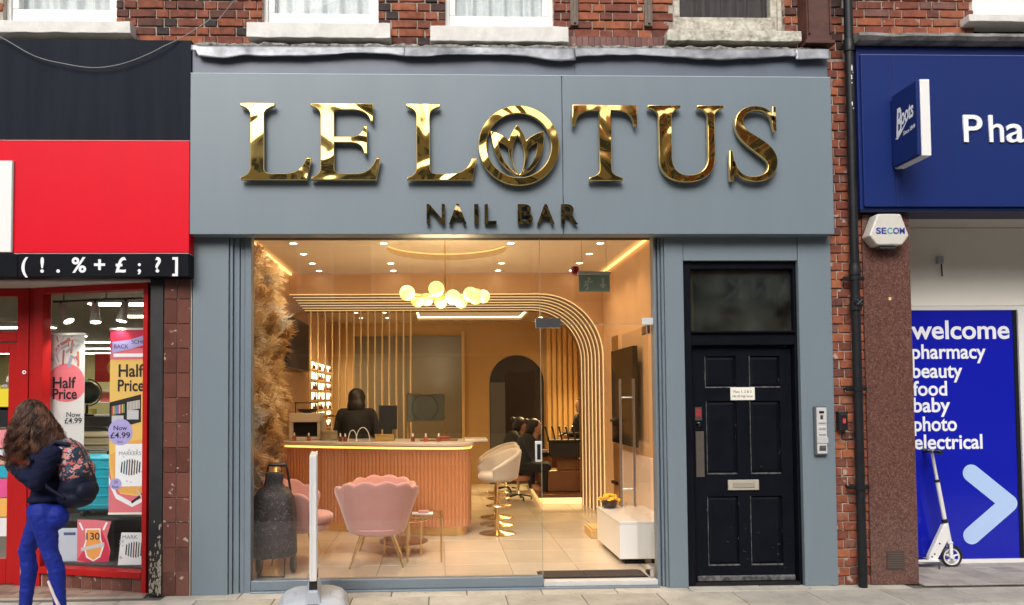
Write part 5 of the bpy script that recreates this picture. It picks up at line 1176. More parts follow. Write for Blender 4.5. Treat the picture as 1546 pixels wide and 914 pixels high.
for k, (x, w, h) in enumerate(((-1.02,.05,.13),(-.90,.08,.16))):
    b = bm_new(); tube(b, [(x+w*math.cos(a), 2.7+.02*k, CT+h*math.sin(a)) for a in (PI*j/16 for j in range(17))], .0045, 6); obj('hoop', b, 'plastic_white', t)
t = thing('framed_mirror', 'square framed mirror with a thin ring hanging behind the desk', 'mirror', (-.16, 3.6, 1.3)); b = bm_new(); 
for r_ in ((-.40,.09,1.31,1.325),(-.40,.09,1.655,1.67),(-.40,-.385,1.325,1.655),(.075,.09,1.325,1.655)): box(b, r_[0], r_[1], 3.19, 3.21, r_[2], r_[3])
obj('frame', b, 'gold', t); b = bm_new(); box(b, -.385, .075, 3.205, 3.209, 1.325, 1.655); obj('glass', b, mat('mirror_glass', (.62,.68,.62), .05, .9), t); b = bm_new(); tube(b, [(-.17+.16*math.cos(2*PI*k/40),3.2,1.49+.16*math.sin(2*PI*k/40)) for k in range(40)], .004, 6, close=True); obj('ring', b, 'plastic_black', t)
b = bm_new(); tube(b, [(-.385,3.2,CT),(-.385,3.2,1.31)], .008, 6); tube(b, [(.075,3.2,CT),(.075,3.2,1.31)], .008, 6); obj('stand', b, 'gold', t)
for k, (x, y) in enumerate(((-1.75,2.93),(-1.56,2.84),(-1.16,2.66),(-1.10,2.64),(-.30,2.5),(-.15,2.46),(.0,2.44))):
    t = thing('counter_bottle', 'little dark bottle with a pale cap standing on the counter edge', 'bottle', (x, y, CT), 'little bottles along the counter')
    b = bm_new(); lathe(b, [(.022,0),(.024,.01),(.022,.05),(.009,.06)], (x,y,CT), 10); obj('body', b, mat('counter_polish', (.25,.06,.04), .2, rand=.6), t, smooth='auto'); b = bm_new(); lathe(b, [(.010,.06),(.009,.095)], (x,y,CT), 10); obj('cap', b, 'plastic_white', t)
t = thing('open_tray', 'dark reddish tray of cards at the far end of the counter', 'tray', (-.05, 2.62, CT)); b = bm_new(); box(b, -.22, .22, 2.54, 2.70, CT, CT+.018, .004); obj('base', b, 'brownwood', t); b = bm_new(); box(b, -.02, .13, 2.57, 2.68, CT+.019, CT+.05); obj('cards', b, mat('red_card', (.25,.04,.03), .5), t)
# ---- shell chairs
def shell_chair(label):
    t = thing('shell_chair', label, 'chair', (0,0,0), 'pink shell chairs'); nu, nv_ = 72, 12; b = bm_new(); g = []
    for i in range(nu+1):
        u = -1+2*i/nu; a = u*R(118); ch = (i/nu*8) % 1; bul = math.sin(PI*ch)
        rowv = []
        for j in range(nv_+1):
            v = j/nv_; env = math.cos(u*PI/2*.86)**.55
            zt = .40+(.84-.40-.40*0)*env*.98 if abs(u) > .02 else .84
            zt = .46+.35*env + .032*bul
            z = .33+(zt-.33)*v; r_ = .27+.125*v**1.1+.012*bul*(.3+.7*v)
            rowv.append(b.verts.new((r_*1.03*math.sin(a), -r_*math.cos(a)*.92+.02, z)))
        g.append(rowv)
    for A_, B_ in zip(g, g[1:]):
        for j in range(nv_): b.faces.new((A_[j], B_[j], B_[j+1], A_[j+1]))
    o = obj('shell_back', b, 'velvet', t, smooth=True); md = o.modifiers.new('t', 'SOLIDIFY'); md.thickness = .045; md.offset = -1; sb_ = o.modifiers.new('s', 'SUBSURF'); sb_.levels = 1; sb_.render_levels = 1
    b = bm_new(); lathe(b, [(.05,.30),(.22,.30),(.27,.32),(.28,.36),(.26,.385)], (0,.03,0), 32); obj('seat_base', b, 'velvet', t, smooth='auto')
    b = bm_new(); lathe(b, [(.05,.39),(.26,.39),(.285,.41),(.285,.45),(.26,.475),(.15,.49),(.01,.493)], (0,.06,0), 32); obj('seat_cushion', b, 'velvet', t, smooth=True)
    for sx in (-1, 1):
        for sy in (-1, 1):
            b = bm_new(); tube(b, [(sx*.14, sy*.13, .31), (sx*.25, sy*.20, 0)], [.014,.009], 10); obj('leg', b, 'gold', t, smooth='auto')
    return t
c0_ = shell_chair('pink scallop backed chair turned away towards the desk'); c0_.scale = (.97,1,.95); c0_.location = (-.585, .83, ZF); c0_.rotation_euler = (0,0,R(3))
copy_thing(c0_, (-.60, 1.62, ZF), (0,0,R(184)), 'pink scallop chair facing the street in front of the desk').scale = (.90,.93,.86)
copy_thing(c0_, (-1.37, 1.06, ZF), (0,0,R(-88)), 'pink scallop chair sideways on by the shopping trolley')
# side tables
t = thing('side_table', 'square glass side table on slim gold legs', 'table', (-.12, .98, ZF)); x0,x1,y0,y1 = -.30,.02,.86,1.2
for x in (x0,x1):
    for y in (y0,y1): b = bm_new(); tube(b, [(x,y,ZF),(x,y,.49)], .010, 8); obj('leg', b, 'gold', t)
b = bm_new(); box(b, x0-.015,x1+.015,y0-.015,y1+.015,.49,.50,.003); obj('top', b, 'glass_clear', t); b = bm_new()
for r_ in ((x0-.02,x1+.02,y0-.02,y0-.01),(x0-.02,x1+.02,y1+.01,y1+.02),(x0-.02,x0-.01,y0-.01,y1+.01),(x1+.01,x1+.02,y0-.01,y1+.01)): box(b, r_[0],r_[1],r_[2],r_[3],.475,.489)
obj('rim', b, 'gold', t)
t = thing('magazine', 'pale leaflets lying on the square glass side table', 'papers', (-.18,1.0,.50)); b = bm_new(); box(b, -.26,-.06,.92,1.05,.5005,.507); obj('sheet', b, 'ink_white', t); b = bm_new(); box(b, -.2,-.1,.95,1.02,.508,.53,.004); obj('card', b, mat('pink_card', (.6,.3,.3), .5), t)
t = thing('coffee_table', 'round low table with gold legs and shelf between the pink chairs', 'table', (-.36, 1.35, ZF))
b = bm_new(); lathe(b, [(.01,.40),(.26,.40),(.26,.412),(.01,.412)], (-.36,1.35,0), 32); obj('top', b, 'glass_clear', t); b = bm_new(); tube(b, [(-.36+.26*math.cos(2*PI*k/40),1.35+.26*math.sin(2*PI*k/40),.40) for k in range(40)], .008, 6, close=True); obj('rim', b, 'gold', t); b = bm_new(); lathe(b, [(.01,.17),(.245,.17),(.245,.18),(.01,.18)], (-.36,1.35,0), 32); obj('shelf', b, 'brownwood', t)
for k in range(4): a = PI/4+k*PI/2; b = bm_new(); tube(b, [(-.36+.25*math.cos(a),1.35+.25*math.sin(a),ZF),(-.36+.25*math.cos(a),1.35+.25*math.sin(a),.40)], .010, 8); obj('leg', b, 'gold', t)
# ---- bar stools
def stool(label):
    t = thing('bar_stool', label, 'stool', (0,0,0), 'beige bar stools')
    b = bm_new(); lathe(b, [(.01,0),(.205,0),(.21,.008),(.19,.018),(.06,.03),(.03,.05),(.028,.06)], n=32); obj('base', b, 'gold', t, smooth='auto')
    b = bm_new(); tube(b, [(0,0,.05),(0,0,.40)], .028, 16); tube(b, [(0,0,.39),(0,0,.60)], .018, 12); obj('column', b, 'gold', t, smooth='auto')
    b = bm_new(); tube(b, [(-.14*math.cos(a), -.05-.12*math.sin(a)*1.1, .33) for a in (PI*k/16-.2 for k in range(20))], .011, 8); tube(b, [(-.14,-.03,.33),(0,0,.33),(.14,-.03,.33)], .010, 8); obj('footrest', b, 'gold', t, smooth='auto')
    b = bm_new(); tube(b, [(.02,0,.58),(.12,-.04,.55),(.16,-.05,.52)], .007, 6); obj('lever', b, 'gold', t)
    b = bm_new(); lathe(b, [(.01,.60),(.17,.60),(.21,.63),(.215,.67),(.19,.70),(.01,.71)], n=28); obj('seat', b, 'beige_velvet', t, smooth=True)
    b = bm_new(); g = []; nu = 40
    for i in range(nu+1):
        u = -1+2*i/nu; a = u*R(125); env = math.cos(u*PI/2*.9); rv = []
        for j in range(7):
            v = j/6; r_ = .205+.05*v; z = .62+(.09+.26*env)*v; rv.append(b.verts.new((r_*math.cos(a)*1.05, r_*math.sin(a), z)))
        g.append(rv)
    for A_, B_ in zip(g, g[1:]):
        for j in range(6): b.faces.new((A_[j], B_[j], B_[j+1], A_[j+1]))
    o = obj('bucket_back', b, 'beige_velvet', t, smooth=True); md = o.modifiers.new('t', 'SOLIDIFY'); md.thickness = .05; md.offset = 0; sb_ = o.modifiers.new('s', 'SUBSURF'); sb_.levels = 1; sb_.render_levels = 1
    return t
s0 = stool('beige bucket bar stool on gold pedestal at the free end of the desk'); s0.location = (.66, 2.32, ZF); s0.rotation_euler = (0,0,R(20))
copy_thing(s0, (.705, 2.95, ZF), (0,0,R(18)), 'beige bucket bar stool, second behind the one at the desk end')
copy_thing(s0, (.74, 3.5, ZF), (0,0,R(20)), 'beige bucket bar stool, third in line behind the desk end')
# ---- console, flowers, mat
t = thing('white_console', 'long low white console box along the blush wall', 'console', (1.9, 1.1, ZF)); b = bm_new(); box(b, 1.66, 2.145, .62, 1.62, .115, .435, .003); obj('carcass', b, 'white_sat', t); b = bm_new(); box(b, 1.655, 2.148, .615, 1.625, .4355, .46, .003); obj('top', b, mat('gloss_white', (.8,.76,.72), .08), t); b = bm_new(); box(b, 1.72, 2.14, .68, 1.6, ZF, .115); obj('plinth', b, 'black', t)
t = thing('flower_pot', 'small pot of yellow chrysanthemums on the white console', 'plant', (1.76, 1.48, .46)); b = bm_new(); lathe(b, [(.05,0),(.075,.02),(.085,.07),(.075,.075)], (1.76,1.48,.46), 18); obj('pot', b, mat('dark_foil', (.05,.03,.02), .3, .3, .5, 30), t, smooth='auto')
for k in range(34):
    a, e = rnd.random()*2*PI, rnd.random()*PI/2; p = Vector((1.76+.10*math.cos(a)*math.sin(e), 1.48+.10*math.sin(a)*math.sin(e), .535+.06*math.cos(e))); b = bm_new(); lathe(b, [(.002,.016),(.016,.012),(.024,0),(.01,-.006)], p, 9); obj('bloom', b, mat('yellow_bloom', (.80,.42,.01), .6, rand=.15), t)
t = thing('low_box', 'low tan wooden box on the floor behind the white console', 'box', (1.76, 2.1, ZF)); b = bm_new(); box(b, 1.66, 1.95, 1.95, 2.35, ZF, .15, .004); obj('body', b, 'oakslat', t); b = bm_new(); box(b, 1.68, 1.93, 1.97, 2.33, .151, .165, .003); obj('lid', b, 'oakslat', t)
t = thing('door_mat', 'dark brown doormat inside the open glass door', 'mat', (1.3, .25, ZF)); b = bm_new(); box(b, .88, 1.26, .155, .40, ZF+.001, ZF+.012, .003); box(b, 1.264, 1.77, .155, .40, ZF+.001, ZF+.012, .003); obj('pile', b, 'mat_brown', t); b = bm_new(); box(b, .86, 1.79, .148, .41, ZF+.0005, ZF+.004); obj('backing', b, 'black', t)
# ---- lights: downlights, pendant
for i, x in enumerate((-1.52, -.57, .78, 1.74)):
    for j, y in enumerate((.9, 1.65, 2.25, 2.85, 3.38)):
        if (x-cxr)**2+(y-cyr)**2 < .75**2: continue
        t = thing('downlight', 'small round lit downlight set in the nail bar ceiling', 'light', (x, y, ZC), 'ceiling downlights')
        b = bm_new(); lathe(b, [(.036,-.003),(.052,-.003),(.054,0)], (x,y,ZC), 20, cap=False); obj('ring', b, 'white', t)
        b = bm_new(); lathe(b, [(.001,-.0012),(.036,-.0012)], (x,y,ZC), 18, cap=False); obj('lens', b, 'down_led', t)
        lamp('downlight_glow', 'SPOT', (x, y, ZC-.02), 18, (1,.73,.43), t, .04, spot=R(125)) if j < 4 else None
for i, x in enumerate((-1.3, -.85, 1.75)):
    for y in (5.0, 5.7, 6.5):
        t = thing('downlight', 'small round lit downlight in the back room ceiling', 'light', (x, y, Z2), 'back room downlights')
        b = bm_new(); lathe(b, [(.036,-.003),(.05,-.003),(.052,0)], (x,y,Z2), 18, cap=False); obj('ring', b, 'white', t); b = bm_new(); lathe(b, [(.001,-.0012),(.036,-.0012)], (x,y,Z2), 16, cap=False); obj('lens', b, 'down_led', t)
        lamp('downlight_glow', 'SPOT', (x, y, Z2-.02), 23, (1,.70,.36), t, .04, spot=R(125))
pd = thing('globe_chandelier', 'gold chandelier with a cluster of lit opal glass globes', 'chandelier', (.08, 1.73, ZC+.1)); PY = 1.73
b = bm_new(); tube(b, [(.08,PY,ZC+.1),(.08,PY,2.72)], .006, 8); lathe(b, [(.05,.085),(.05,.10)], (.08,PY,ZC), 18); obj('stem', b, 'gold', pd)
b = bm_new(); tube(b, [(-.30,PY-.05,2.69),(.08,PY,2.70),(.48,PY+.05,2.69)], .007, 8); obj('arm', b, 'gold', pd); b = bm_new(); tube(b, [(-.15,PY+.22,2.68),(.08,PY,2.70),(.30,PY-.22,2.68)], .007, 8); obj('arm', b, 'gold', pd); b = bm_new(); tube(b, [(-.10,PY-.2,2.68),(.08,PY,2.70),(.26,PY+.2,2.68)], .007, 8); obj('arm', b, 'gold', pd)
for k, (x, dy, z, r_) in enumerate(((-.325,-.05,2.725,.082),(-.22,.10,2.665,.072),(-.12,.22,2.69,.07),(-.015,-.21,2.745,.082),(.03,.06,2.64,.066),(.16,-.05,2.68,.080),(.255,.18,2.655,.068),(.34,-.20,2.69,.076),(.41,.06,2.70,.085),(.49,.05,2.70,.072))):
    b = bm_new(); ball(b, (x, PY+dy, z), r_, 20, 12); obj('globe', b, 'globe_dim' if k in (1,2,4,6,8) else 'globe_lit', pd, smooth=True)
lamp('chandelier_glow', 'POINT', (.08, PY, 2.45), 52, (1,.76,.45), pd, .3)
# exit sign
t = thing('exit_sign', 'green running man exit sign with down arrow hanging by the door', 'sign', (1.46, .62, 2.58)); b = bm_new(); box(b, 1.30,1.61,.60,.64,2.745,2.775,.004); obj('rail', b, 'satin', t); b = bm_new(); box(b, 1.31,1.60,.612,.620,2.585,2.744,.002); obj('plate', b, mat('exit_green', (.36,.52,.43), .4), t)
for x in (1.34,1.57): b = bm_new(); tube(b, [(x,.62,2.775),(x,.62,ZC)], .002, 6); obj('wire', b, 'steel', t)
b = bm_new(); m_ = [(1.525,2.71),(1.545,2.71),(1.545,2.655),(1.57,2.655),(1.535,2.615),(1.50,2.655),(1.525,2.655)]; prism(b, m_, .609, .6115); obj('arrow', b, mat('exit_white', (.8,.84,.78), .5), t)
b = bm_new(); ball(b, (1.405,.610,2.708), .013, 10, 8, (1,.1,1)); 
for pts_ in ([(1.405,2.69),(1.385,2.655)],[(1.385,2.655),(1.355,2.635)],[(1.385,2.655),(1.395,2.625),(1.38,2.605)],[(1.40,2.685),(1.425,2.67),(1.435,2.685)],[(1.40,2.685),(1.375,2.685),(1.365,2.665)]): tube(b, [(x,.6105,z) for x, z in pts_], .007, 6)
obj('running_figure', b, MATS['exit_white'], t)
t = thing('fire_sounder', 'small red fire sounder fixed near the exit sign', 'alarm', (1.30, .95, ZC)); b = bm_new(); lathe(b, [(.02,.24),(.034,.235),(.038,.21),(.034,.17),(.02,.16)], (1.285,.66,2.59), 16); obj('horn', b, mat('sounder_red', (.35,.015,.015), .4), t); b = bm_new(); tube(b, [(1.285,.66,2.79),(1.33,.62,2.77)], .006, 8); obj('bracket', b, 'satin', t)
# ---- pedicure platform and seats
t = thing('platform', 'raised wooden pedicure platform with glowing base edge', 'platform', (2.0, 5.6, ZF)); b = bm_new(); prism(b, [(1.44,4.66),(2.95,4.66),(2.95,7.1),(1.55,7.1)], .15, .20, 'XY'); obj('deck', b, 'brownwood', t, bevel=.004); b = bm_new(); prism(b, [(1.50,4.72),(2.9,4.72),(2.9,7.05),(1.61,7.05)], ZF, .149, 'XY'); obj('base', b, 'floor_led', t)
for k in range(3):
    y = 4.9+k*.75; t = thing('pedicure_seat', ('brown pedicure bench seat nearest the arch', 'brown pedicure bench seat in the middle of the platform', 'brown pedicure bench seat nearest the slatted wall')[k], 'seat', (2.1, y, .2), 'pedicure seats'); b = bm_new(); box(b, 1.62,2.5,y,y+.6,.2,.52,.02,2); obj('seat', b, 'brownwood', t); b = bm_new(); box(b, 2.2,2.5,y,y+.6,.52,1.0,.03,2); obj('backrest', b, 'brownwood', t)
    for s in (0, .52): b = bm_new(); box(b, 1.75,2.4,y+s,y+s+.08,.525,.70,.02,2); obj('armrest', b, 'brownwood', t)
t = thing('equipment_trolley', 'black trolley of salon tools beside the slatted wall', 'trolley', (1.85, 5.0, .2)); b = bm_new(); box(b, 1.62,2.1,4.75,5.0,.95,.98,.004); box(b, 1.64,2.08,4.77,4.98,.72,.95,.01); obj('tray', b, 'plastic_black', t)
for k in range(5): x = 1.62+k*.1; b = bm_new(); tube(b, [(x,4.85,.98),(x-.02,4.85,1.08),(x-.05,4.82,1.18)], [.014,.01,.016], 8); obj('tool', b, 'plastic_black', t)
# ---- people inside
def figure(label, prims_cloth, prims_skin, prims_hair, cloth, loc, rz, vox=.016):
    prims_skin = prims_skin + [('c', q[1], q[2]*.75, q[3], q[4]*.75) for q in prims_cloth]
    t = thing('person', label, 'person', (0,0,0)); obj('body', blob(prims_skin, vox), 'skin', t); obj('clothes', blob(prims_cloth, vox), cloth, t); obj('hair', blob(prims_hair, vox), 'hair_black', t); t.location = loc; t.rotation_euler = (0,0,rz); return t
def head(c, r=.1): x, y, z = c; return [('e',(x,y,z),(.078,.095,.115)), ('e',(x,y-.085,z-.01),(.012,.022,.018)), ('e',(x,y-.04,z-.08),(.05,.05,.04)), ('e',(x-.078,y+.01,z-.01),(.012,.02,.03)), ('e',(x+.078,y+.01,z-.01),(.012,.02,.03)), ('c',(x,y+.02,z-.16),.05,(x,y+.01,z-.05),.05)]
# hooded receptionist behind the desk, back to the street
figure('person in a black hooded top standing behind the reception desk', [('c',(0,0,.95),.16,(0,0,1.25),.19),('c',(-.19,0,1.33),.075,(-.26,.05,1.08),.06),('c',(.19,0,1.33),.075,(.26,.05,1.08),.06),('c',(-.18,0,1.36),.07,(.18,0,1.36),.07),('c',(-.26,.05,1.08),.06,(-.16,.25,1.12),.05),('c',(.26,.05,1.08),.06,(.16,.25,1.12),.05),('c',(-.1,0,.95),.1,(-.1,0,.1),.07),('c',(.1,0,.95),.1,(.1,0,.1),.07)],
       head((0,.05,1.53))+[('c',(-.16,.25,1.12),.035,(-.12,.34,1.12),.03),('c',(.16,.25,1.12),.035,(.12,.34,1.12),.03)], [('e',(0,.02,1.56),(.115,.12,.13)),('e',(0,-.03,1.46),(.12,.09,.12)),('e',(0,-.06,1.36),(.06,.05,.12))], 'cloth_dark', (-1.05, 3.42, ZF), R(0))
# seated technicians bending over the bench
def seated(label, loc, rz): 
    return figure(label, [('c',(0,0,.52),.15,(0,-.12,.85),.16),('c',(-.18,-.14,.92),.07,(-.22,-.22,.68),.055),('c',(.18,-.14,.92),.07,(.22,-.22,.68),.055),('c',(-.16,-.13,.94),.07,(.16,-.13,.94),.07),('c',(-.22,-.22,.68),.055,(-.10,-.42,.70),.045),('c',(.22,-.22,.68),.055,(.10,-.42,.70),.045),('c',(-.1,0,.5),.10,(-.12,-.42,.5),.075),('c',(.1,0,.5),.10,(.12,-.42,.5),.075),('c',(-.12,-.42,.5),.07,(-.12,-.40,.1),.05),('c',(.12,-.42,.5),.07,(.12,-.40,.1),.05)],
        head((0,-.26,1.10))+[('c',(-.10,-.42,.70),.035,(-.05,-.52,.70),.028),('c',(.10,-.42,.70),.035,(.05,-.52,.70),.028)], [('e',(0,-.225,1.12),(.092,.112,.115)),('e',(0,-.17,1.06),(.085,.085,.10)),('e',(0,-.11,1.19),(.045,.045,.045))], 'cloth_dark', loc, rz)
seated('person in black seated bending over a pedicure seat', (1.22, 5.2, ZF), R(80)); seated('person in black seated further along the pedicure platform', (1.12, 6.2, ZF), R(85))
for k, (x, y) in enumerate(((1.20,5.2),(1.10,6.2))):
    t = thing('salon_stool', ('tan topped wheeled stool under the first seated worker', 'tan topped wheeled stool under the second seated worker')[k], 'stool', (x, y, ZF)); b = bm_new(); lathe(b, [(.01,.36),(.18,.36),(.19,.40),(.17,.43),(.01,.435)], (x,y,0), 22); obj('seat', b, mat('tan_seat', (.45,.20,.12), .5), t, smooth='auto'); b = bm_new(); tube(b, [(x,y,.12),(x,y,.36)], .02, 10); obj('column', b, 'chrome', t)
    for j in range(5): a = 2*PI*j/5; b = bm_new(); tube(b, [(x,y,.14),(x+.2*math.cos(a),y+.2*math.sin(a),.11)], .012, 6); lathe(b, [(.01,-.012),(.025,-.01),(.025,.01),(.01,.012)], (x+.2*math.cos(a),y+.2*math.sin(a),.087), 10, 'X'); obj('caster', b, 'plastic_black', t)
figure('person with dark hair in a bun standing by the slatted wall', [('c',(0,0,.95),.13,(0,0,1.22),.14),('c',(-.17,0,1.28),.06,(-.19,-.08,1.02),.05),('c',(.17,0,1.28),.06,(.19,-.08,1.02),.05),('c',(-.14,0,1.3),.06,(.14,0,1.3),.06),('c',(-.19,-.08,1.02),.05,(-.12,-.28,1.02),.04),('c',(.19,-.08,1.02),.05,(.12,-.28,1.02),.04),('c',(-.08,0,.95),.09,(-.08,0,.1),.06),('c',(.08,0,.95),.09,(.08,0,.1),.06)],
       head((0,-.02,1.48))+[('c',(-.12,-.28,1.02),.03,(-.1,-.36,1.0),.025),('c',(.12,-.28,1.02),.03,(.1,-.36,1.0),.025)], [('e',(0,.01,1.52),(.09,.105,.10)),('e',(0,.1,1.56),(.05,.05,.05))], 'cloth_dark', (2.28, 5.65, .2-.2+.0), R(-75))
# ---- pampas installation on the wall by the window
pg = thing('pampas_grass_installation', 'tall wall of dried golden pampas plumes beside the window', 'plant', (XL, 1.2, .8))
pmat = ramp_mat('dried_plume', [(0,(.44,.27,.11)),(.25,(.68,.47,.23)),(.55,(.82,.63,.37)),(.85,(.88,.76,.54)),(1,(.54,.33,.13))], rough=.9, bump=0, soot=.25, scale=9)
pmat2 = ramp_mat('daylit_pale_plume', [(0,(.62,.58,.52)),(.4,(.78,.76,.72)),(.8,(.88,.87,.84)),(1,(.42,.37,.32))], rough=.9, bump=0, soot=.3, scale=9)  # daylight low by the window is put into this paler plume colour
for m_ in (pmat, pmat2):      # thin dry fibres let light through
    n_, l_ = m_.node_tree.nodes, m_.node_tree.links; tr_ = n_.new('ShaderNodeBsdfTranslucent'); ms = n_.new('ShaderNodeMixShader'); ms.inputs[0].default_value = .45
    bs_ = n_['Principled BSDF']; l_.new(bs_.inputs['Base Color'].links[0].from_socket, tr_.inputs[0]); l_.new(bs_.outputs[0], ms.inputs[1]); l_.new(tr_.outputs[0], ms.inputs[2]); l_.new(ms.outputs[0], n_['Material Output'].inputs[0])
def plume_mesh(seed, L, m):
    r = random.Random(seed); q = bm_new(); tube(q, [(0,0,0),(0,0,L*.5)], .004, 5)
    for i in range(150):
        t_ = r.random()**.8; z = L*(.12+.8*t_); a = r.random()*2*PI; ln = (.07+.19*math.sin(PI*min(1,t_*.9+.12)))*r.uniform(.6,1.2)*L/.6
        d = Vector((math.cos(a), math.sin(a), 0)); side = Vector((-d.y, d.x, 0)); p = Vector((0,0,z)); w = .0042
        p1 = p+d*ln*.42+Vector((0,0,ln*.55)); p2 = p+d*ln*.85+Vector((0,0,ln*.70))+side*r.uniform(-.02,.02); p2.z -= ln*.12
        v = [q.verts.new(p-side*w), q.verts.new(p+side*w), q.verts.new(p1+side*w*1.6), q.verts.new(p1-side*w*1.6), q.verts.new(p2)]
        q.faces.new(v[:4]); q.faces.new((v[3], v[2], v[4]))
    me = bpy.data.meshes.new('plume'); q.to_mesh(me); q.free(); me.materials.append(m); return me
pls = [plume_mesh(k, .55, pmat) for k in range(5)]; pls2 = [plume_mesh(20+k, .55, pmat2) for k in range(4)]
b = bm_new(); box(b, XL+.001, XL+.04, .2, 2.7, .75, 3.2); obj('backing', b, mat('dark_straw', (.42,.26,.11), .9), pg)
for k in range(190):
    z = rnd.uniform(.85, 3.0); y = rnd.uniform(.42, 2.1)
    if z < 1.0 and y > 1.6: continue
    low = z < 1.9 and y < 1.1; me = rnd.choice(pls2 if (low and rnd.random() < .8) or rnd.random() < .08 else pls)
    lean = rnd.uniform(.2, .75); az = rnd.uniform(-.7, 1.0); sc = rnd.uniform(.55, .95)
    d = Vector((math.cos(az)*math.sin(lean), math.sin(az)*math.sin(lean), math.cos(lean) if rnd.random() < .75 else -math.cos(lean)*.7)).normalized()
    o = link_piece('plume', me, (XL+.03, y, z-.25), pg, rot=d.to_track_quat('Z', 'Y').to_euler(), scale=(sc, sc, sc))
b = bm_new(); tube(b, [(XL+.05,2.5,.5),(XL+.05,2.5,2.0)], .012, 8); obj('led_strip', b, 'warm_led', pg)
# ================================================================== on the pavement
# shopping trolley inside the glass
t = thing('shopping_trolley', 'speckled dark shopping trolley parked inside the glass', 'trolley', (-1.46, .45, ZF)); TX, TY = -1.455, .42
b = bm_new()
prof = [(.18,0.23),(.192,.26),(.192,.45),(.182,.62),(.168,.75),(.12,.83)]
rings_ = []
for w, z in prof:
    rg = []
    for k in range(36):
        a = 2*PI*k/36; c, s = math.cos(a), math.sin(a); e = .45
        fold = 1+.03*math.sin(a*9+z*6)*(z-.3)
        rg.append(b.verts.new((TX+math.copysign(abs(c)**e, c)*w*fold, TY+math.copysign(abs(s)**e, s)*w*.68*fold, z)))
    rings_.append(rg)
for A_, B_ in zip(rings_, rings_[1:]):
    for k in range(36): b.faces.new((A_[k], A_[(k+1)%36], B_[(k+1)%36], B_[k]))
b.faces.new(rings_[0][::-1]); b.faces.new(rings_[-1]); wobble(b, .012, 7); bag = obj('bag', b, 'sequin', t, smooth=True)
b = bm_new(); rg = []
for w, z in ((.118,.80),(.082,.845),(.07,.87),(.078,.93),(.080,.955),(.07,.962)): rg.append([b.verts.new((TX+math.copysign(abs(math.cos(a_))**.4, math.cos(a_))*w, TY+.02+math.copysign(abs(math.sin(a_))**.4, math.sin(a_))*w*.5, z)) for a_ in (2*PI*k/28 for k in range(28))])
for A_, B_ in zip(rg, rg[1:]):
    for k in range(28): b.faces.new((A_[k], A_[(k+1)%28], B_[(k+1)%28], B_[k]))
b.faces.new(rg[-1]); wobble(b, .008, 14); obj('gathered_top', b, 'sequin', bag, smooth=True)
b = bm_new(); pts = [(TX-.115,TY+.14,.25),(TX-.115,TY+.14,.80),(TX-.085,TY+.14,.99),(TX-.075,TY+.14,1.02),(TX+.075,TY+.14,1.02),(TX+.085,TY+.14,.99),(TX+.115,TY+.14,.80),(TX+.115,TY+.14,.25)]; tube(b, pts, .011, 8); obj('frame', b, 'plastic_black', t)
b = bm_new(); tube(b, [(TX-.08,TY+.14,1.02),(TX+.08,TY+.14,1.02)], .018, 10); obj('grip', b, 'plastic_black', t)
b = bm_new(); tube(b, [(TX-.11,TY-.06,.24),(TX-.11,TY-.10,ZF+.012),(TX+.11,TY-.10,ZF+.012),(TX+.11,TY-.06,.24)], .009, 8); obj('stand_loop', b, 'plastic_black', t)
for s in (-1, 1): b = bm_new(); lathe(b, [(.03,-.02),(.075,-.018),(.082,-.008),(.082,.008),(.075,.018),(.03,.02)], (TX+s*.15,TY+.10,ZF+.083), 22, 'X'); obj('wheel', b, 'plastic_black', t, smooth='auto')
b = bm_new(); lathe(b, [(.04,-.002),(.045,0)], (0,0,0), 4); b.free()

# forecourt sign, edge-on
t = thing('forecourt_sign', 'slim white framed pavement sign in a grey moulded base seen edge on', 'sign', (-.98, -.45, 0)); SX, SY = -.965, -.46
b = bm_new()
def slabring(z, w, d, r_): 
    out = []
    for cx_, cy_, a0 in ((1,1,0),(-1,1,PI/2),(-1,-1,PI),(1,-1,1.5*PI)):
        for k in range(6): a = a0+PI/2*k/5; out.append((SX+cx_*(w-r_)+r_*math.cos(a), SY+cy_*(d-r_)+r_*math.sin(a), z))
    return out
rg = [[b.verts.new(p) for p in slabring(z, w, d, r_)] for z, w, d, r_ in ((.0,.255,.30,.10),(.02,.262,.31,.10),(.06,.255,.30,.10),(.10,.22,.27,.09),(.125,.17,.23,.08))]
for A_, B_ in zip(rg, rg[1:]):
    n = len(A_)
    for k in range(n): b.faces.new((A_[k], A_[(k+1)%n], B_[(k+1)%n], B_[k]))
b.faces.new(rg[0][::-1]); b.faces.new(rg[-1]); base = obj('base', b, 'plastic_grey', t, smooth='auto')
for s in (-1, 1): b = bm_new(); ball(b, (SX+s*.165,SY-.02,.085), .09, 20, 12, (.85,2.2,.55)); obj('water_chamber', b, 'plastic_grey', base, smooth=True)
b = bm_new(); prism(b, [(SX-.075,.06),(SX+.075,.06),(SX+.035,.20),(SX-.035,.20)], SY-.26, SY+.24); obj('spine', b, 'plastic_grey', base, bevel=.012)
b = bm_new(); box(b, SX-.045, SX+.045, SY-.268, SY-.255, .085, .105, .004); obj('carry_slot', b, 'black', base)
AL = mat('anodised_frame', (.84,.84,.84), .35, .3)
for s in (-1, 1): b = bm_new(); box(b, SX-.03, SX+.03, SY+s*.2-.03, SY+s*.2+.03, .20, .27, .004); obj('foot_bracket', b, 'plastic_black', t)
pz0, pz1, py0, py1 = .27, 1.19, SY-.26, SY+.26
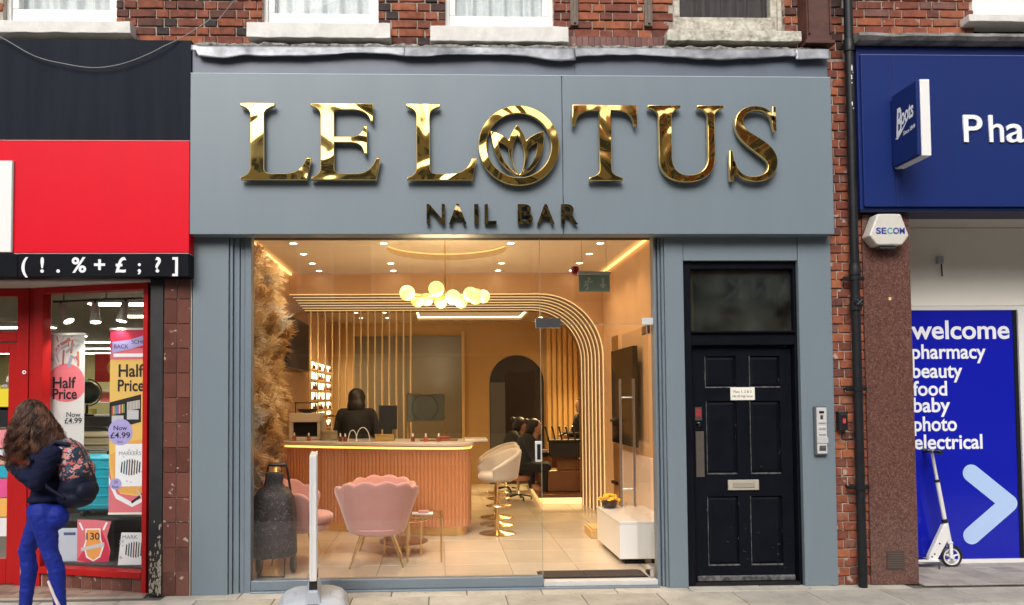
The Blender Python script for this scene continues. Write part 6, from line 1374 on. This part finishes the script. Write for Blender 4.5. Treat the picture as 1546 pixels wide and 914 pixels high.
for y0_, y1_, z0_, z1_ in ((py0,py0+.022,pz0,pz1),(py1-.022,py1,pz0,pz1),(py0+.022,py1-.022,pz1-.022,pz1),(py0+.022,py1-.022,pz0,pz0+.022)):
    b = bm_new(); box(b, SX-.026, SX-.008, y0_, y1_, z0_, z1_, .004); box(b, SX+.008, SX+.026, y0_, y1_, z0_, z1_, .004); box(b, SX-.0075, SX+.0075, y0_+.004, y1_-.004, z0_, z1_-.004); obj('frame_rail', b, AL, t)
for s in (-1, 1): b = bm_new(); box(b, SX+s*.012-.003, SX+s*.012+.003, py0+.023, py1-.023, pz0+.023, pz1-.023); obj('poster_panel', b, 'plastic_white', t)

t.rotation_euler = (0, 0, R(8.0))

# kick scooter leaning in the pharmacy recess
t = thing('kick_scooter', 'white kick scooter leaning in the pharmacy recess behind the granite pillar', 'scooter', (4.5, .6, 0)); SYc = .58
WXc, WZ, WR = 4.745, .103, .098
b = bm_new(); tube(b, [(WXc+.088*math.cos(2*PI*k/36),SYc,WZ+.088*math.sin(2*PI*k/36)) for k in range(36)], .0125, 8, close=True); wh = obj('wheel', b, 'plastic_black', t, smooth=True)
b = bm_new(); tube(b, [(WXc+.072*math.cos(2*PI*k/30),SYc,WZ+.072*math.sin(2*PI*k/30)) for k in range(30)], .008, 6, close=True); lathe(b, [(.02,-.016),(.02,.016)], (WXc,SYc,WZ), 12, 'Y')
for k in range(5): a = 2*PI*k/5+.3; tube(b, [(WXc+.015*math.cos(a),SYc,WZ+.015*math.sin(a)),(WXc+.07*math.cos(a),SYc,WZ+.07*math.sin(a))], [.010,.007], 6)
obj('rim', b, 'white', wh)
RX = 3.86
b = bm_new(); tube(b, [(RX+.088*math.cos(2*PI*k/30),SYc,WZ+.088*math.sin(2*PI*k/30)) for k in range(30)], .0125, 8, close=True); wh2 = obj('wheel', b, 'plastic_black', t, smooth=True) if False else b.free()
tw = Vector((-.165, 0, 1)).normalized(); fk = Vector((4.728, SYc, .22))
b = bm_new(); box(b, WXc-.03, WXc+.002, SYc-.026, SYc-.018, .09, .235, .003); box(b, WXc-.03, WXc+.002, SYc+.018, SYc+.026, .09, .235, .003); box(b, WXc-.04, WXc+.005, SYc-.026, SYc+.026, .225, .245, .003); obj('fork', b, 'white', t)
b = bm_new(); tube(b, [(WXc-.012+.108*math.cos(a),SYc,WZ+.108*math.sin(a)) for a in (-.15+1.2*k/10 for k in range(11))], .012, 6); obj('mudguard', b, 'plastic_black', t)
b = bm_new(); tube(b, [fk+tw*.02, fk+tw*.20], .024, 14); obj('head_tube', b, 'white', t, smooth='auto')
b = bm_new(); tube(b, [fk+tw*.205, fk+tw*.235], .028, 14); obj('clamp', b, 'plastic_black', t)
b = bm_new(); tube(b, [fk+tw*.235, fk+tw*.59], .0195, 14); obj('steering_tube', b, 'white_sat', t, smooth='auto')
b = bm_new(); tube(b, [fk+tw*.585, fk+tw*.605], .026, 14); obj('quick_clamp', b, 'plastic_black', t)
b = bm_new(); tube(b, [fk+tw*.60, fk+tw*.865], .0145, 12); obj('stem', b, AL, t, smooth='auto')
top_ = fk+tw*.87
b = bm_new(); tube(b, [top_+Vector((-.02,-.16,0)), top_, top_+Vector((.03,.14,0))], .013, 10); hb = obj('handlebar', b, AL, t)
for s in (-1, 1): b = bm_new(); d_ = Vector((-.02 if s < 0 else .03, s*.15, 0)); tube(b, [top_+d_*.45, top_+d_*1.15], .019, 10); obj('grip', b, 'plastic_black', hb)
b = bm_new(); box(b, top_.x-.05, top_.x+.06, SYc-.03, SYc+.03, top_.z-.008, top_.z+.012, .004); obj('brake_lever', b, 'plastic_black', hb)
b = bm_new(); prism(b, [(4.705,.41),(4.665,.40),(4.52,.115),(4.52,.085),(4.60,.085),(4.725,.30)], SYc-.025, SYc+.025); obj('neck', b, 'white', t, bevel=.006)
b = bm_new(); box(b, 4.02, 4.60, SYc-.055, SYc+.055, .065, .09, .006); dk_ = obj('deck', b, 'white', t); b = bm_new(); box(b, 4.08, 4.50, SYc-.045, SYc+.045, .0905, .093); obj('grip_tape', b, 'plastic_black', dk_)
b = bm_new(); tube(b, [(4.0+.088*math.cos(2*PI*k/30),SYc+.0,WZ+.088*math.sin(2*PI*k/30)) for k in range(30)], .0125, 8, close=True)
rw = obj('wheel', b, 'plastic_black', t, smooth=True)
rw.location.x += .09
b = bm_new(); tube(b, [(4.60,SYc-.03,.085),(4.57,SYc-.09,.008)], .007, 6); obj('kickstand', b, 'plastic_black', t)
b = bm_new()
for x, z in ((4.57,.135),(4.545,.11),(4.62,.23)): lathe(b, [(.001,-.004),(.008,-.003),(.008,0)], (x,SYc-.0255,z), 10, 'Y')
obj('bolt', b, 'plastic_black', t)

# ---- striding woman
WY = -.95
def P(px, py, dy=0):
    k = (6.389+WY+dy)/(6.389+WY); return ((-3.065+px*.00456)*k, WY+dy, 1.609+(.026-(py-600)*.00465)*k)
wm = thing('person', 'striding person with long wavy brown hair, navy hoodie and cobalt leggings, looking at a phone', 'person', (-2.8, WY, 0))
hd = Vector(P(43, 634))
body = [('e',hd,(.095,.078,.115),(R(18),'Y')), ('e',hd+Vector((-.095,0,-.03)),(.022,.012,.018)), ('e',hd+Vector((-.055,0,-.085)),(.05,.045,.035)), ('e',hd+Vector((-.085,0,-.055)),(.014,.024,.010)), ('e',hd+Vector((.01,-.078,-.01)),(.02,.012,.03)), ('e',hd+Vector((.01,.078,-.01)),(.02,.012,.03)),
        ('e',hd+Vector((-.085,-.03,.005)),(.012,.014,.010)), ('e',hd+Vector((-.085,.03,.005)),(.012,.014,.010)),
        ('c',P(66,672),.055,P(52,652),.05), ('c',P(70,690),.09,P(72,750),.10), ('c',P(70,690,-.1),.06,P(70,690,.1),.06)]
def armchain(s, k):
    sh = Vector(P(77,688,s*.155)); el = Vector(P(56,727,s*.17)); wr = Vector(P(15,702,s*.075+k)); return sh, el, wr
for s in (-1, 1):
    sh_, el_, wr_ = armchain(s, 0); body += [('c',sh_,.045,el_,.038), ('c',el_,.036,wr_,.024)]
    hx = wr_+Vector((-.045,-s*.01,.012)); body += [('e',hx,(.042,.035,.016))]
    for f in range(4):
        base_ = hx+Vector((-.034+.004*abs(f-1.5),(f-1.5)*.017,.004)); mid = base_+Vector((-.030,-s*.006,.010)); tip = mid+Vector((-.016,-s*.018,.018-.002*f)); body += [('c',base_,.0085,mid,.008), ('c',mid,.008,tip,.007)]
    tb0 = hx+Vector((.0,-s*.03,.006)); tb1 = tb0+Vector((-.022,-s*.012,.016)); tb2 = tb1+Vector((-.018,s*.004,.012)); body += [('c',tb0,.010,tb1,.009), ('c',tb1,.009,tb2,.008)]
HIP = [Vector(P(66,770,-.08)), Vector(P(68,770,.08))]
KN = [Vector(P(78,832,-.085)), Vector(P(43,828,.085))]; AN = [Vector(P(94,915,-.08)), Vector(P(41,918,.08))]
for k in (0, 1):
    a = AN[k]; body += [('c',HIP[k],.075,KN[k],.045), ('c',KN[k],.042,a,.032), ('c',a,.038,a+Vector((.01,0,-.09)),.036), ('c',a+Vector((.015,0,-.11)),.035,a+Vector((-.13,0,-.115 if k else -.13)),.026)]
obj('body', blob(body, .0075, 4, .5), 'skin', wm)
legs = [('e',Vector(P(72,772)),(.122,.145,.11)), ('e',Vector(P(86,780,-.07)),(.085,.08,.09)), ('e',Vector(P(86,780,.07)),(.085,.08,.09)), ('c',P(72,752),.105,P(70,775),.115)]
for k in (0, 1):
    calf = KN[k].lerp(AN[k], .32)+Vector((.022,0,0)); legs += [('c',HIP[k]+Vector((.0,0,-.02)),.096,KN[k],.056), ('c',KN[k],.055,calf,.056), ('c',calf,.056,AN[k],.040), ('c',AN[k],.044,AN[k]+Vector((.01,0,-.05)),.044)]
def creased(me, amp, sx, sz):
    nrm = [v.normal.copy() for v in me.vertices]
    for v, n_ in zip(me.vertices, nrm):
        p = v.co.copy(); v.co = p+n_*amp*(noise.noise(Vector((p.x*sx+p.z*sz*.25, p.y*sx, p.z*sz)))+.5*noise.noise(Vector((p.x*sx*2.1-p.z*sz*.3, p.y*sx*2, p.z*sz*2.2+4))))
    me.update(); return me
obj('leggings', creased(blob(legs, .007, 6), .0042, 7, 26), 'leggings', wm)
a, kq = AN[0], KN[0]
b = bm_new(); q0, q1 = Vector(P(76,878,-.15)), Vector(P(92,914,-.142)); box(b, 0,1,0,1,0,1); b.free()
st_ = [('c',P(76,876,-.128),.010,P(86,900,-.123),.012), ('c',P(86,900,-.123),.012,P(97,922,-.118),.012)]
obj('ankle_zip', blob(st_, .005, 3), mat('pale_zip', (.75,.62,.60), .5), wm)
hood = [('c',P(74,688),.095,P(76,725),.105), ('c',P(76,725),.105,P(73,755),.115), ('e',Vector(P(75,690)),(.11,.165,.085)), ('e',Vector(P(70,715)),(.112,.15,.13)), ('e',Vector(P(73,752)),(.122,.15,.045)), ('e',Vector(P(78,672)),(.085,.10,.045))]
for s in (-1, 1):
    sh_, el_, wr_ = armchain(s, 0); hood += [('c',sh_,.072,el_,.060), ('c',el_,.060,el_.lerp(wr_,.55),.052), ('c',el_.lerp(wr_,.55),.052,wr_+Vector((.01,0,-.003)),.034)]
obj('hoodie', creased(blob(hood, .008, 5), .011, 9, 20), 'hoodie', wm)
for k in (0, 1):
    a = AN[k]; sh_ = [('c',a+Vector((.02,0,-.095)),.040,a+Vector((-.13,0,-.118)),.034), ('c',a+Vector((.035,0,-.12)),.036,a+Vector((-.04,0,-.125)),.038), ('c',a+Vector((.01,0,-.07)),.040,a+Vector((.012,0,-.09)),.042)]
    obj('shoe', blob(sh_, .009, 3), mat('dark_trainer', (.02,.02,.025), .5), wm)
# hair: cap plus many wavy locks
cap = [('e',hd+Vector((.012,0,.025)),(.112,.098,.118)), ('e',hd+Vector((.055,0,-.06)),(.10,.115,.13)), ('e',hd+Vector((.075,0,-.18)),(.10,.13,.14)), ('e',hd+Vector((-.0,-.075,-.12)),(.07,.05,.16)), ('e',hd+Vector((0,.07,-.12)),(.07,.05,.16))]
cp = obj('hair', blob(cap, .010, 4), 'hair_brown', wm)
hr_ = random.Random(3); HV, HF, HT = [], [], []
for c in range(150):                                       # locks of ~32 fine strands that wave together
    a0 = hr_.uniform(-1.0, 1.0)*2.0; t0 = hr_.uniform(.05, 1.0); L0 = hr_.uniform(.30, .45); ph0 = hr_.random()*6.28; wl_ = hr_.uniform(.075, .12); am = hr_.uniform(.010, .024); tone0 = hr_.random()
    for k in range(32):
        a = a0+hr_.gauss(0, .09); th = min(1.05, max(.03, t0+hr_.gauss(0, .05))); fly = hr_.random() < .04
        p = hd+Vector((.012+.114*math.cos(a)*math.sin(th*1.5), .100*math.sin(a)*math.sin(th*1.5), .03+.118*math.cos(th*1.5)))
        L_ = L0*hr_.uniform(.8, 1.08); n = 12; am_ = am*hr_.uniform(.8, 1.2)*(1.8 if fly else 1); ph_ = ph0+hr_.gauss(0, .35)
        ca, sa = math.cos(a), math.sin(a); bk = .35 if -1.2 < a < 1.2 else -.05; tone = min(1, max(0, tone0+hr_.gauss(0, .18))); base_i = len(HV); r0 = hr_.uniform(.0009, .0016)
        for i in range(n+1):
            u = i/n; o_ = .055*math.sin(u*2.0)+.02*u; w_ = am_*(.15+u); q = 6.283*u*L_/wl_+ph_
            x = p.x+ca*o_+bk*.26*u*u+math.sin(q)*w_; y = p.y+sa*.9*o_+math.cos(q)*w_; z = p.z-L_*u*(.75+.25*u)
            r = r0*(1-.6*u*u)
            for t_ in (0, 2.094, 4.189): HV.append((x+r*math.cos(t_), y+r*math.sin(t_), z+r*.4*math.sin(t_))); HT.append(tone)
            if i:
                A_ = base_i+3*(i-1)
                for j in range(3): HF.append((A_+j, A_+(j+1)%3, A_+3+(j+1)%3, A_+3+j))
me = bpy.data.meshes.new('hair_locks'); me.from_pydata(HV, [], HF); at_ = me.attributes.new('tone', 'FLOAT', 'POINT'); at_.data.foreach_set('value', HT)
hm = mat('hair_strand', (.05,.02,.012), .34); n_, l_ = hm.node_tree.nodes, hm.node_tree.links; an = n_.new('ShaderNodeAttribute'); an.attribute_name = 'tone'; rp_ = n_.new('ShaderNodeValToRGB')
rp_.color_ramp.elements[0].color = (.022,.009,.006,1); rp_.color_ramp.elements[1].color = (.26,.11,.055,1); e_ = rp_.color_ramp.elements.new(.6); e_.color = (.09,.034,.018,1)
l_.new(an.outputs['Fac'], rp_.inputs[0]); l_.new(rp_.outputs[0], n_['Principled BSDF'].inputs['Base Color'])
hl_ = obj('hair_locks', me, hm, cp, smooth=True); hl_['kind'] = 'stuff'
# backpack
bp_ = thing('backpack', 'navy backpack with coral floral top worn by the striding person', 'backpack', (-2.56, WY, 1.0)); 
lower = [('e',Vector(P(119,733)),(.118,.15,.125)), ('e',Vector(P(116,748)),(.125,.15,.085)), ('c',P(116,700),.075,P(118,738),.105)]
upper = [('e',Vector(P(110,692)),(.095,.145,.15),(R(-28),'Y')), ('e',Vector(P(117,712)),(.115,.15,.10),(R(-20),'Y')), ('e',Vector(P(103,676)),(.07,.12,.06))]
obj('lower_bag', creased(blob(lower, .010, 5), .010, 8, 14), 'navy_cloth', bp_); up_o = obj('floral_top', blob(upper, .010, 5), 'floral', bp_)
b = bm_new(); tube(b, [P(124,676,-.14),P(134,700,-.155),P(142,718,-.12)], .006, 6); tube(b, [P(106,662,-.10),P(118,672,-.15),P(128,690,-.155)], .005, 6); obj('zip', b, 'plastic_black', up_o)
b = bm_new(); box(b, 0,1,0,1,0,1); b.free()
pk = [('e',Vector(P(132,740,-.02)),(.068,.125,.08))]; obj('front_pocket', blob(pk, .010, 4), 'navy_cloth', bp_)
for s in (-1, 1): b = bm_new(); tube(b, [P(104,672,s*.09),P(84,668,s*.115),P(66,682,s*.125),P(60,706,s*.14),P(72,735,s*.165),P(98,752,s*.15)], [.018,.02,.02,.018,.012,.010], 8); obj('strap', b, 'navy_cloth', bp_)
t = thing('mobile_phone', 'dark mobile phone held up by the striding person', 'phone', P(8, 694)); c = Vector(P(3,693)); b = bm_new(); box(b, -.075,.075,-.037,.037,-.005,.005,.003); 
bmesh.ops.transform(b, matrix=Matrix.Translation(c+Vector((.0,0,.012))) @ Matrix.Rotation(R(24),4,'Y'), verts=b.verts); obj('body', b, 'plastic_black', t)
b = bm_new(); box(b, -.07,.07,-.034,.034,.0051,.0058); bmesh.ops.transform(b, matrix=Matrix.Translation(c+Vector((.0,0,.012))) @ Matrix.Rotation(R(24),4,'Y'), verts=b.verts); obj('screen', b, 'tv', t)
